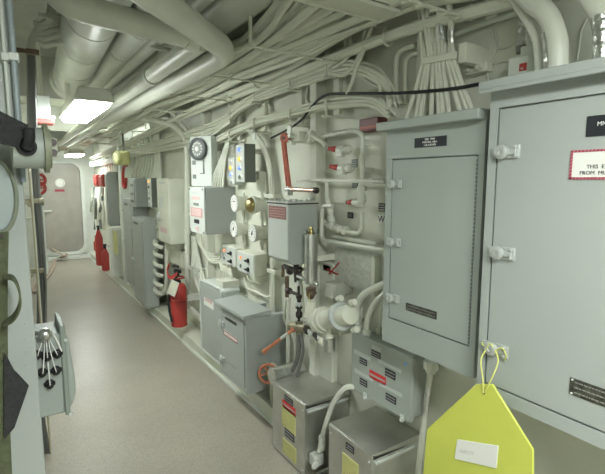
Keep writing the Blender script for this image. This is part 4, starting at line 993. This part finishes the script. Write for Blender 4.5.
part('coupling', M().cyl((.695,2.5,2.05),(.695,2.56,2.05), .05, n=16).cyl((.70,4.4,2.05),(.70,4.46,2.05), .05, n=16), PIPE, root)
root = thing('elbow_pipe', 'stout cream pipe crossing overhead, bending through an elbow, and running down the passage', 'pipe', (.82, 3, 2.0))
part('pipe', M().tube(bend([(.14,1.20,2.055),(.855,1.875,2.05),(.82,4.5,2.05),(.85,9.4,2.05)], .15, 8), .047, 18, 1), PIPE, root)
root = thing('cross_pipe', 'cream pipe elbowing out of the overhead under the ducts and ending at the elbow pipe', 'pipe', (.4, 1.7, 2.0))
part('pipe', M().tube(bend([(.155,1.625,2.42),(.155,1.635,2.045),(.63,1.755,2.045)], .09, 6), .043, 16, 1), PIPE, root)
part('collar', M().cyl((.61,1.752,2.045),(.66,1.76,2.045), .049, n=16), PIPE, root)
root = thing('vent_duct', 'wide square cornered duct above the elbow pipe at the top of the view', 'duct', (.9, 1.9, 2.2))
part('duct', M().box(.74,.93,.7,3.9,2.17,2.36), DUCT, root, .03, seg=3)
part('hanger', M().box(.78,.80,2.4,2.42,2.3,2.42), CREAM, root)

# ------------------------------------------------------------------ overhead: cable run and its hangers
ROWS = [.4,1.05,1.75,2.35,3.0,3.7,4.5,5.4,6.4,7.5,8.6,9.4]
lanes = 21
GRP = 'cream cables in the overhead run'
for k in range(lanes):
    u = k/(lanes-1); base = .925+u*.31; lay = random.random()
    pts = []
    for j, y in enumerate(ROWS):
        tied = j % 2 == 0
        if j == 0: base_ = .70+u*.56
        elif j == 1: base_ = .84+u*.42
        else: base_ = base
        xx = base_+random.gauss(0, .012 if tied else .045); xx = min(max(xx,.70 if j < 2 else .90),1.26)
        zz = 2.085+lay*.07+(0 if tied else random.uniform(-.035,.05))+(.03 if j < 2 else 0)
        pts.append((xx, y, zz))
    cable(pts, random.choice((.009,.011,.013,.015,.017,.019)), 'painted cable among those strung along the overhead run', GRP, sub=4, n=6)
for j, y in enumerate(ROWS[1:-1]):
    root = thing('cable_hanger', 'crossbar hanger strapped under the overhead cable run', 'hanger', (1.12, y, 2.05), 'crossbar hangers under the overhead run')
    part('crossbar', M().box(.89,1.39,y-.008,y+.008,2.046,2.054), CREAM, root, .002)
    part('hanger_rod', M().box(.885,.895,y-.008,y+.008,2.046,2.42).box(1.385,1.395,y-.008,y+.008,2.046,2.42), CREAM, root)
    bk = M()
    for q_ in range(7): bk.box(.94+q_*.062,.952+q_*.062,y-.012,y+.012,2.040,2.05)
    part('buckle', bk, CREAM, root)
solo('tray_bar', M().box(.45,1.17,1.17,1.285,2.076,2.084).box(.45,1.17,1.17,1.176,2.066,2.094).box(.45,1.17,1.279,1.285,2.066,2.094), CREAM, 'flat perforated cream tray bar crossing under the overhead cables near the top', 'bracket', bev=.002)
def run(X, pix, r, label, group=None, m_=CABLE, n=9, sub=5, dX=0, off=(0,0,0), name='cable'):
    return cable([ax(p[0], p[1], X+(p[2] if len(p) > 2 else 0))+Vector(off) for p in pix], r, label, group, m_, sub, n, name)
run(1.30, [(560,-30),(490,-10),(400,8),(340,36),(280,72),(200,106),(130,141),(90,158)], .021, 'thick cream cable on the outboard edge of the overhead run, the upper of two')
run(1.34, [(560,-12),(490,7),(400,32),(340,55),(280,79),(200,110),(130,143),(92,159)], .023, 'thick cream cable on the outboard edge of the overhead run, the lower of two')
run(1.22, [(400,-30),(330,8),(290,38),(230,76),(170,105),(110,141)], .018, 'thick cream cable lying across the inboard side of the two outboard thick cables')
for (X, px, py) in ((1.30,377,18),(1.34,388,37),(1.31,230,93),(1.31,258,82)):
    c = ax(px, py, X)
    solo('cable_tie', M().torus(c, (-.15,1,.05), .033, .006, 20, 6), CREAM, 'cream tie ring round the two thick outboard cables', 'tie', 'tie rings on the thick outboard cables')

# bundles on brackets along the bulkhead
def bundle(X, pix, rows, cols, r, label, group, tail=None):
    for i in range(rows):
        for j in range(cols):
            off = Vector(((j-(cols-1)/2)*r*2.1, 0, ((rows-1)/2-i)*r*2.15))
            pts = [ax(p[0], p[1], X)+off+Vector((random.uniform(-.003,.003),0,random.uniform(-.004,.004))) for p in pix]
            if tail: pts = [ax(t[0]+random.uniform(-6,6), t[1]+random.uniform(-3,5), X)+off for t in tail]+pts
            cable(pts, r, label, group, sub=4, n=7)
bundle(1.37, [(354,67),(331,70),(292,84),(256,98),(238,109),(222,123),(200,131),(170,140),(130,152),(100,162)], 4, 2, .0082, 'cream cable strapped in the upper bulkhead bundle', 'cables in the upper bulkhead bundle', tail=[(393,108),(388,88),(374,74)])
bundle(1.37, [(391,112),(371,101),(331,104),(296,112),(258,122),(236,131),(215,141),(190,146)], 3, 3, .0078, 'cream cable strapped in the lower bulkhead bundle', 'cables in the lower bulkhead bundle')
bundle(1.37, [(233,120),(205,138),(175,146),(130,156),(104,164)], 3, 3, .0085, 'cream cable in the sagging bundle above the dial box', 'cables in the sagging bundle above the dial box')
for k, (px, t, b, lb) in enumerate(((258,94,126,'cream cable bracket nearest the dial gauges, carrying both bulkhead bundles'),(294,80,118,'cream cable bracket above the red lever, carrying both bulkhead bundles'),(331,66,108,'cream cable bracket above the knotted hose, carrying both bulkhead bundles'),(233,106,136,'cream cable bracket above the indicator panels, carrying both bulkhead bundles'))):
    a = ax(px,t,1.37); bq = ax(px,b,1.37)
    root = thing('cable_bracket', lb, 'bracket', (1.4, a.y, bq.z))
    part('post', M().box(1.405,1.43,a.y-.022,a.y+.022,bq.z-.03,a.z+.05), CREAM, root, .003)
    part('arm', M().box(1.32,WX,a.y-.012,a.y+.012,a.z-.058,a.z-.05).box(1.32,WX,a.y-.012,a.y+.012,bq.z-.046,bq.z-.038), CREAM, root, .002)
    part('strap', M().tube([(1.342,a.y,a.z-.05),(1.338,a.y,a.z+.05),(1.36,a.y,a.z+.06),(1.405,a.y,a.z+.05)], .005, 6, 3).tube([(1.342,bq.y,bq.z-.04),(1.338,bq.y,bq.z+.036),(1.36,bq.y,bq.z+.045),(1.405,bq.y,bq.z+.035)], .005, 6, 3), CREAM, root)
    if k in (0,1): part('end_plate', M().box(1.335,1.345,a.y-.018,a.y+.018,bq.z-.085,bq.z-.045), WHITE, root); 
# loose cables around the bundles
for (X, pix, r, lb) in (
    (1.33, [(372,24),(366,44),(358,64),(352,82),(347,94)], .009, 'loose cream cable hanging straight from the thick outboard cables to the lower bundle'),
    (1.36, [(366,30),(361,48),(355,64),(344,75),(330,73)], .010, 'loose cream cable curling from the thick outboard cables into the upper bundle'),
    (1.35, [(340,14),(345,38),(345,52),(338,60),(329,66)], .009, 'loose cream cable looping down behind the tray bar, the left one'),
    (1.35, [(345,12),(350,36),(350,50),(345,60),(334,68)], .008, 'loose cream cable looping down behind the tray bar, the right one'),
    (1.43, [(396,108),(396,80),(397,58),(403,49),(416,45)], .012, 'cream cable bending up beside the fan of cables, the left of two'),
    (1.44, [(405,104),(405,78),(406,62),(411,55),(420,52)], .010, 'cream cable bending up beside the fan of cables, the right of two'),
    (1.42, [(308,86),(306,98),(311,104),(330,106)], .008, 'short cream cable hooking between the two bulkhead bundles'),
    (1.43, [(300,96),(297,110),(298,122),(310,128)], .007, 'thin cream cable dropping past the right bracket to the red lever mount')):
    run(X, pix, r, lb)
run(1.33, [(480,84),(450,89),(400,93),(345,93.5),(326,95,.0),(314,104,.02),(300,121,.03),(285,131,.04),(271,138,.05)], .0065, 'black cable strung across in front of the bulkhead cables', m_=BLACK)
# fan of cables onto the power panel
XF = 1.34
for k in range(10):
    u = k/9; top = ax(417+36*u+random.uniform(-3,3), 14+random.uniform(-6,6), XF+.02*math.sin(k*2)); mid = ax(422.5+31*u, 62-6.5*u, XF); low = ax(406+70*u+random.uniform(-3,3), 120-12*u, XF); low.z = 1.712
    root = thing('fan_cable', 'cream cable in the fan clamped above the power panel', 'cable', low, 'cables fanned above the power panel')
    part('sheath', M().tube([(top.x, top.y+.03, 2.2), top, top*.5+mid*.5+Vector((0,.006*math.sin(k*3),0)), mid, mid*.6+low*.4+Vector((0,(u-.5)*.01,0)), low], .0088, 7, 5), CABLE, root)
    if k > 2:
        s0 = top*.72+mid*.28; s1 = top*.36+mid*.64
        part('foil_sleeve', M().tube([s0+Vector((0,.003*math.sin(k*3),0)), s1+Vector((0,.005*math.sin(k*3),0))], .0108, 8, 1), FOIL if k > 5 else PIPE, root)
a = ax(420.5,61.5,XF-.016); b = ax(456,54.5,XF-.016)
root = thing('cable_clamp', 'flat cream clamp bar holding the cable fan above the power panel', 'clamp', (a+b)/2)
part('bar', M().prism([a+Vector((0,0,-.012)), b+Vector((0,0,-.012)), b+Vector((0,0,.012)), a+Vector((0,0,.012))], (.008,0,0)), CREAM, root, .002)
part('bracket', M().box(XF-.01, WX, b.y-.035, b.y-.005, b.z-.03, b.z+.035), CREAM, root, .002)
c = ax(468,68,1.40)
root = thing('bolted_bracket', 'cream bolted bracket between the cable fan and the largest cabinet', 'bracket', c)
part('plate', M().box(1.42, WX, c.y-.06, c.y+.03, c.z-.018, c.z+.016), CREAM, root, .004)
part('bolt', M().cyl((1.42,c.y+.012,c.z),(1.40,c.y+.012,c.z), .011, n=6).cyl((1.42,c.y-.038,c.z-.004),(1.40,c.y-.038,c.z-.004), .010, n=6), CREAM, root)
# pipes and cables above the largest cabinet
run(1.42, [(452,35),(480,24),(519,11.5),(560,-4)], .012, 'level cream pipe high on the bulkhead, left of the big curved conduit', m_=PIPE, name='wall_pipe')
c = ax(495,14,1.42); solo('pipe_clip', M().box(1.395,WX,c.y-.022,c.y+.022,c.z-.016,c.z+.018).box(1.385,WX,c.y-.006,c.y+.03,c.z+.018,c.z+.03), CREAM, 'cream clip on the level pipe above the largest cabinet', 'clip', bev=.004)
run(1.27, [(500,-40),(527,-2),(546,13),(556,37),(557.5,60),(557.5,78)], .0275, 'biggest curved cream conduit dropping onto the cap of the largest cabinet', m_=PIPE, n=16, sub=8, name='curved_conduit')
run(1.27, [(560,-40),(589,-4),(601,14),(606,36),(606,70)], .0275, 'big curved cream conduit at the very right edge above the largest cabinet', m_=PIPE, n=16, sub=8, name='curved_conduit')
run(1.29, [(490,-24),(511,-2),(528,23),(536,41),(538.5,60),(539,82)], .0115, 'slim curved cream conduit just left of the biggest curved one', m_=PIPE, n=12, sub=8, name='curved_conduit')
run(1.265, [(548.5,33),(550.5,50),(551,76)], .019, 'torn silver foil wrap on the biggest curved conduit', m_=FOIL, n=12, name='foil_wrap')
run(1.255, [(601,16),(603,36),(603,70)], .022, 'silver foil wrap on the conduit at the very right edge', m_=FOIL, n=12, name='foil_wrap')
root = thing('small_junction_box', 'small white box with a red square, under two foil wrapped conduits', 'junction box', ax(518,74,1.38))
a = ax(508,58,1.37); b = ax(529,78,1.37)
part('case', M().box(1.37, WX, b.y, a.y, b.z, a.z), WHITE, root, .006)
part('upper_case', M().box(1.385, WX, b.y, a.y-.03, a.z-.004, a.z+.03), WHITE, root, .005)
p = part('red_label', M().box(1.3675, 1.371, ax(526.5,70,1.37).y, ax(519.5,70,1.37).y, ax(522,71,1.37).z, ax(522,63.5,1.37).z), RED, root)
part('lettering', M().text('H', .012, (1.367, ax(521,70,1.37).y, ax(522,70,1.37).z), XD, ZD), PAPER, p)
for px, r in ((521.5,.0115),(529.5,.009)):
    t = ax(px,14,1.41); bq = ax(px-.5,50,1.41)
    part('conduit', M().tube([t+Vector((0,0,.12)), t, bq, (bq.x, bq.y, a.z+.02)], r, 10, 1), FOIL, root)
part('collar', M().cyl(ax(521.3,46,1.41), ax(521.2,53,1.41), .016, n=12), DGREY, root)
for pix, lb in (([(494,28),(497,45),(488,68),(489,84)],'thin wire wandering down the bulkhead above the largest cabinet cap, farthest left'),([(492,30),(496,46),(506,48),(518,40)],'thin wire curving to the foil wrapped conduits'),([(590,12),(582,30),(579,48),(577,60)],'thin wire dropping beside the conduit at the very right edge'),([(470,62),(490,64),(505,61),(516,60)],'thin wire running level into the small white box')):
    run(1.45, pix, .0032, lb, n=6, m_=PIPE)

# cable column and branches beyond the distribution panel
for k in range(5):
    run(1.40, [(148+k*2.2,112+k*.4,-.1),(152+k*1.7,132),(153.5+k*1.5,150),(154+k*1.7,182)], .016, 'white cable in the stout column feeding the tall cream distribution panel', 'cables in the column above the cream panel', m_=PIPE, n=8)
for k in range(7):
    run(1.38, [(128+k*3.2,138-k*.5),(133+k*3,150),(137+k*2.6,160),(131+k*3.1,179)], .012, 'white cable branching down toward the squat grey box', 'cables branching above the squat grey box', m_=PIPE, n=7)
for k in range(8):
    run(1.40, [(103+k*2.6,158-k*.8,-.05),(105+k*2.5,167),(106.5+k*1.6,174+k*.3)], .012, 'white cable dropping to the distant high cabinet', 'cables above the distant high cabinet', m_=PIPE, n=6)
# ------------------------------------------------------------------ left side, close to the viewer (hung on the end of the left partition)
YL = 1.30
def K(px, py, Y=1.2): return ay(px, py, Y)
px_m = 1/ (FOC/ (RT.x*0+ (FW.y)))            # metres per pixel at one metre down the passage
# thin vertical conduits
for px, r, lb, mt in ((18.5,.0068,'slim blue-grey conduit running up the left partition edge', mat('blue_grey_paint',(140,150,156),.4)), (10,.004,'thinnest pale conduit running up the left partition beside the slim blue-grey one', PALE)):
    a = K(px+1.5, 140, 1.285); b = K(px-6, -40, 1.285)
    root = thing('thin_conduit', lb, 'conduit', a)
    part('pipe', M().tube([(a.x, 1.285, a.z-.1), (a.x, 1.285, 2.3)], r, 10, 1), mt, root)
    z0 = K(px, 58, 1.285).z
    part('clip', M().box(a.x-r-.004, a.x+r+.004, 1.272, 1.302, z0-.009, z0+.009), PALE, root, .002)
# drum with bolted flange
YD = 1.215; c0 = K(12,147,YD); c1 = K(44,149,YD); zc_ = (c0.z+c1.z)/2
root = thing('flanged_drum', 'grey-green flanged drum sticking out of the left partition beneath the black strap', 'drum', (c0.x, YD, zc_-.05))
part('body', M().lathe((c0.x, YD, zc_), (1,0,0), [(0,.046),(c1.x-c0.x,.046)], 30), GREY2, root)
part('flange', M().lathe((c1.x-.001, YD, zc_), (1,0,0), [(0,.056),(.009,.056),(.0095,.045),(.014,.045)], 30), mat('flange_olive', (128,132,112), .5), root)
part('bracket', M().box(c0.x, c0.x+.02, YD, YL+.002, zc_-.03, zc_+.03), GREY2, root)
part('lug_plate', M().box(c1.x+.010, c1.x+.026, YD-.022, YD-.010, zc_-.020, zc_+.024), mat('pale_olive_metal', (176,180,164), .4), root, .003)
part('lug_nut', M().cyl((c1.x+.017, YD-.01, zc_+.013), (c1.x+.017, YD-.030, zc_+.013), .008, n=12).cyl((c1.x+.017, YD-.01, zc_-.010), (c1.x+.017, YD-.030, zc_-.010), .008, n=12), DARK, root)
part('pin', M().cyl((c1.x+.010, YD-.015, zc_+.0), (c1.x+.046, YD-.015, zc_+.0), .0042, n=8), BRASSD, root)
# black strap and elbow
e = K(26.5,146.5,YD-.048)
root = thing('black_strap', 'wide black webbing strap ending in a black elbow plug on the grey-green drum', 'strap', e)
q = [K(p[0],p[1],1.14) for p in ((-30,96),(27.5,124.5),(16,147),(-30,137))]
part('webbing', M().prism(q, (0,.006,0)), BLACKW, root, .001)
part('hem', M().tube([q[1]+Vector((0,-.001,0)), q[2]+Vector((0,-.001,0))], .0028, 6, 1), BLACKW, root)
part('elbow', M().tube([K(29,128,1.13), K(29.5,138,1.135), K(28,145,1.15), e+Vector((0,.03,0))], .011, 12, 5), BLACK, root)
part('collar', M().torus(e, (0,1,0), .0155, .005, 24, 8).cyl(e, e+Vector((0,.008,0)), .016, n=20), BLACK, root)
# oval cover
c = K(-2,196,1.25)
def oval(cx_, cz_, a, b, y, n=28): return [(cx_+a*math.cos(2*PI*k/n), y, cz_+b*math.sin(2*PI*k/n)) for k in range(n)]
root = thing('oval_cover', 'grey oval cover with a rolled rim on the left partition above the olive strap', 'cover', (c.x, 1.25, c.z-.1))
part('panel', M().prism(oval(c.x, c.z, .034, .082, 1.262), (0,.045,0)), mat('blue_grey_cover', (150,160,160), .4), root, .004)
part('rim', M().tube(oval(c.x, c.z, .036, .084, 1.258), .0045, 8, 1, close=True), mat('olive_grey_rim', (118,124,110), .5), root)
# olive strap
root = thing('olive_strap', 'olive green canvas strap hanging down the left edge with a slack loop', 'strap', K(0,440,1.2))
part('webbing', M().strip([K(1,232,1.235),K(0,300,1.235),K(1,380,1.235),K(5,480,1.235),K(8,520,1.235)], (1,0,0), .03, .004), OLIVE, root)
part('hook', M().cyl((K(1,232,1.235).x, 1.301, K(1,236,1.235).z), (K(1,232,1.235).x, 1.225, K(1,236,1.235).z), .005, n=8), DARK, root)
part('loop', M().strip([K(4,276,1.225),K(14,279,1.20),K(19.5,292,1.18),K(19.5,306,1.18),K(13,318,1.20),K(3,323,1.225)], (0,1,0), .06, .004, 5), OLIVE, root)
q = [K(p[0],p[1],1.22) for p in ((4,352),(14,370),(29,386),(14.5,428),(4,440))]
solo('black_strap_end', M().prism(q, (0,.006,0)), BLACKW, 'pointed black webbing strap end poking out behind the olive strap', 'strap', bev=.001)
bo = M()
for py in (324,340,352,366,231,262): c = K(27.5 if py > 300 else 22, py, 1.3); bo.cyl((c.x-.003,1.301,c.z),(c.x-.003,1.296,c.z), .004, n=8)
bpy.data.objects['wall_left_partition']
part('bolt_head', bo, GREY, bpy.data.objects['wall_left_partition'])

# ------------------------------------------------------------------ telephone jack box with black plugs
YB = 1.50
tl = K(33,338,YB); br = K(66,412,YB)
root = thing('jack_box', 'grey jack box full of black plugs on the left partition, with a domed lid', 'electrical box', (.06, 1.55, br.z))
x1 = br.x
part('case', M().box(.034, x1, YB, YB+.15, br.z-.002, tl.z), GREY2, root, .006)
part('lid_flange', M().box(x1-.002, x1+.012, YB-.008, YB+.158, br.z-.008, tl.z+.024), mat('flange_grey', (138,146,138), .45), root, .003)
part('domed_lid', M().prism([(x1+.010, YB+.004, br.z+.004),(x1+.022,YB+.004,br.z+.02),(x1+.032,YB+.004,br.z+.055),(x1+.032,YB+.004,br.z+.09),(x1+.022,YB+.004,tl.z-.03),(x1+.010,YB+.004,tl.z+.006)], (0,.14,0)), GREY2, root, .008, seg=3)
part('thumb_screw', M().cyl((x1+.012,YB-.004,br.z-.004),(x1+.012,YB-.016,br.z-.004), .006, n=10).cyl((x1+.012,YB-.004,tl.z-.02),(x1+.012,YB-.012,tl.z-.02), .005, n=8), PALE, root)
kn = K(45,334.5,YB-.03)
part('ball_knob', M().ball(kn, .019, 18), STEEL, root)
part('knob_arm', M().cyl((.036, YB+.02, kn.z), (kn.x-.005, YB-.02, kn.z), .007, n=10), STEEL, root)
for px, py in ((37,354),(57,353),(42,371.5),(56,369.5),(49.5,383),(47,356)):
    c = K(px, py, YB)
    pg = part('plug', M().lathe((c.x, YB+.001, c.z), (0,-1,0), [(0,.0125),(.010,.0125),(.012,.0105),(.022,.0105),(.024,.007),(.03,.006)], 12).box(c.x-.015, c.x+.015, YB-.010, YB-.002, c.z-.005, c.z+.005), BLACK, root)
    part('lead', M().tube([(c.x, YB-.026, c.z), (c.x+(kn.x-c.x)*.2, YB-.034, c.z+.02), (c.x+(kn.x+.002-c.x)*.6, YB-.02, (c.z+kn.z)/2+.01), (kn.x+.002+(c.x-kn.x)*.3, YB-.002, tl.z-.012)], .0015, 6, 4), PAPER, pg)
ch = M()
for k in range(9):
    c = K(53+k*1.1, 334+k*2.2, YB-.006); ch.ball(c, .0036, 8)
part('bead_chain', M().tube([K(53,334,YB-.006), K(58,343,YB-.006), K(62,352,YB-.006)], .0030, 6, 3), PAPER, root)

# ------------------------------------------------------------------ beyond the partition: cables, valves, box, hose
for k in range(5):
    px = 31.5+k*1.6; Y = 2.72+.04*(k % 2)
    a = K(px+4, 400, Y); b = K(px-1, 170, Y); t = K(29+k*.9, 52, Y)
    cable([(a.x+.01, Y, .004), (a.x, Y, a.z), (b.x+.006*math.sin(k), Y, (a.z+b.z)/2), (b.x, Y, b.z), (t.x, Y, t.z)], .0115, 'dark grey cable running up behind the left partition', 'dark grey cables behind the left partition', HOSEG, 4, 7)
for py in (201, 271):
    c = K(34, py, 2.70)
    solo('cable_clamp', M().box(c.x-.045, c.x+.045, 2.69, 2.705, c.z-.012, c.z+.012).cyl((c.x+.03,2.69,c.z),(c.x+.03,2.675,c.z), .012, n=8).cyl((c.x-.02,2.69,c.z-.02),(c.x-.02,2.675,c.z-.02), .012, n=8).box(c.x-.12,c.x-.04,2.695,2.705,c.z-.01,c.z+.01), BRASSD, '%s clamp on the dark grey cables behind the left partition' % ('upper' if py < 250 else 'lower'), 'clamp', bev=.002)
for k in range(5):
    Y = 2.62; s = k/4
    a = K(58-2*s, 14+30*s, Y); m_ = K(40-2*s, 26+16*s, Y); b = K(30+1.5*k*.6, 52, Y)
    pts = [(a.x+.1, Y+.02, a.z+.02), a, K(47-s*2,20+26*s,Y), m_, K(33+s*1.5,40+4*s,Y), b]
    cable(pts, .0125, 'cream cable arching over the left partition into the dark hoses', 'cream cables arching at the top left', sub=5, n=8)
c = K(30.5,52,2.6); solo('cable_clamp', M().box(c.x-.02,c.x+.035,2.585,2.60,c.z-.012,c.z+.012).box(c.x-.10,c.x-.015,2.59,2.60,c.z-.01,c.z+.01), BROWNM, 'brown clamp where the arching cream cables meet the dark hoses', 'clamp')
c = K(50,17,2.6); solo('cable_clamp', M().box(c.x-.05,c.x+.03,2.585,2.60,c.z-.010,c.z+.010).box(c.x-.01,c.x+.0,2.59,2.60,c.z,2.42), CREAM, 'cream hanger clamp at the top of the arching cream cables', 'clamp')
for px in (54,51.5,56.5):
    a = K(px,-30,2.58); b = K(px-3.5,16,2.6); d_ = K(px-12,25,2.62)
    cable([a, b, d_, K(px-20,36,2.63), K(px-23,52,2.64)], .011, 'cream cable coming down from the overhead at the top left', 'cream cables dropping at the top left', sub=5, n=7)
Y = 3.1; a = K(33.5,94,Y); b = K(51,116,Y)
root = thing('hanging_box', 'pale box hung overhead on the left with a red ring under it', 'box', ((a.x+b.x)/2, Y+.06, b.z-.05))
part('case', M().box(a.x, b.x, Y, Y+.12, b.z, a.z), PALE, root, .006)
part('base', M().box(a.x-.01, b.x+.02, Y-.01, Y+.13, b.z-.02, b.z+.002), WHITE, root, .004)
part('red_ring', M().box(a.x+.0, b.x+.015, Y-.006, Y+.12, b.z-.045, b.z-.02), mat('faded_red_ring', (206,112,108), .5), root, .004)
part('hanger', M().box((a.x+b.x)/2-.012, (a.x+b.x)/2+.012, Y+.05, Y+.07, a.z, 2.42), CREAM, root)
# valves and post
for (px, t, b, Y, r, mt, lb) in ((27.5,150,330,2.66,.0035,mat('tan_pipe',(172,162,138),.5),'thin tan pipe showing just past the left partition'),(28.5,150,330,2.68,.005,CREAM,'thin cream pipe showing just past the left partition'),(38.5,165,275,5.0,.02,WHITE,'white vertical pipe carrying the red valves on the left')):
    a = K(px,t,Y); c = K(px,b,Y); solo('left_pipe', M().tube([(a.x,Y,c.z if Y > 2.7 else .02),(a.x,Y,a.z)], r, 8, 1), mt, lb, 'pipe')
for k, py in enumerate((180,188)):
    Y = 4.9; c = K(40, py, Y)
    root = thing('red_valve', 'red handled valve on the left bulkhead, the %s of two' % ('upper','lower')[k], 'valve', c)
    part('handwheel', M().torus(c, (.5,-1,0), .05, .014, 18, 7).tube([c+Vector((-.03,-.015,0)), c+Vector((.03,.015,0))], .007, 6, 1), RED, root)
    part('stem', M().cyl(c, c+Vector((-.03,.08,0)), .010, n=8), RED, root)
    part('valve_body', M().cyl(c+Vector((-.02,.05,-.03)), c+Vector((-.02,.05,.03)), .022, n=10).box(.07, c.x, Y+.04, Y+.06, c.z-.01, c.z+.01), CREAM, root)
Y = 4.7; c = K(38.5,218,Y)
root = thing('yellow_valve', 'small yellow-green valve knob low on the left bulkhead', 'valve', c)
part('knob', M().lathe(c, (.3,-1,0), [(0,.03),(.02,.034),(.04,.024)], 14), mat('yellow_green',(186,188,112),.5), root)
part('stem', M().cyl(c, (.07, Y+.10, c.z), .012, n=8), CREAM, root)
Y = 4.8; c = K(36.5,203,Y)
root = thing('brass_valve', 'dull brass valve with a pale bonnet on the left bulkhead below the red valves', 'valve', c)
part('valve_body', M().lathe((c.x-.05,Y,c.z), (1,0,0), [(0,.015),(.02,.03),(.05,.03),(.06,.02),(.09,.02),(.10,.03),(.11,.02)], 12), BRASSD, root)
part('stem', M().cyl((c.x-.04,Y,c.z), (.07,Y+.03,c.z), .015, n=8), CREAM, root)
wl = K(41.5,200,8.2)
struct('trim_13', M().box(.1, wl.x+.02, 8.15, 8.25, 0, 2.12), WHITE, .01)
# hose on the deck by the end door
def Fz(px, py): return az(px, py, .022)
solo('deck_hose', M().tube([ay(52,250,9.46)+Vector((0,0,.03)), Vector((.80,9.36,.10)), Fz(55,259.5), Fz(51.5,268), Fz(45,275), Fz(38,282), Fz(34.5,286), Fz(33,290), Fz(34.5,292.5), Fz(39,288), Fz(44.5,281), Fz(50,274), Fz(54.5,266), Fz(56.5,259.5), Vector((.87,9.38,.10)), Vector((.87,9.45,.12))], .018, 8, 6), mat('tan_hose',(170,154,139),.6), 'doubled tan hose trailing over the end door sill along the left of the deck', 'hose')
# ------------------------------------------------------------------ lamps, world, view
SC.view_settings.view_transform = 'Standard'; SC.view_settings.look = 'None'
SC.view_settings.gamma = 1; SC.view_settings.use_curve_mapping = False
SC.view_settings.exposure = 0.38
SC.cycles.max_bounces = 16; SC.cycles.diffuse_bounces = 10
wd = bpy.data.worlds.new('world'); SC.world = wd; wd.use_nodes = True
wd.node_tree.nodes['Background'].inputs['Color'].default_value = (0.8,0.85,0.9,1); wd.node_tree.nodes['Background'].inputs['Strength'].default_value = 0.3
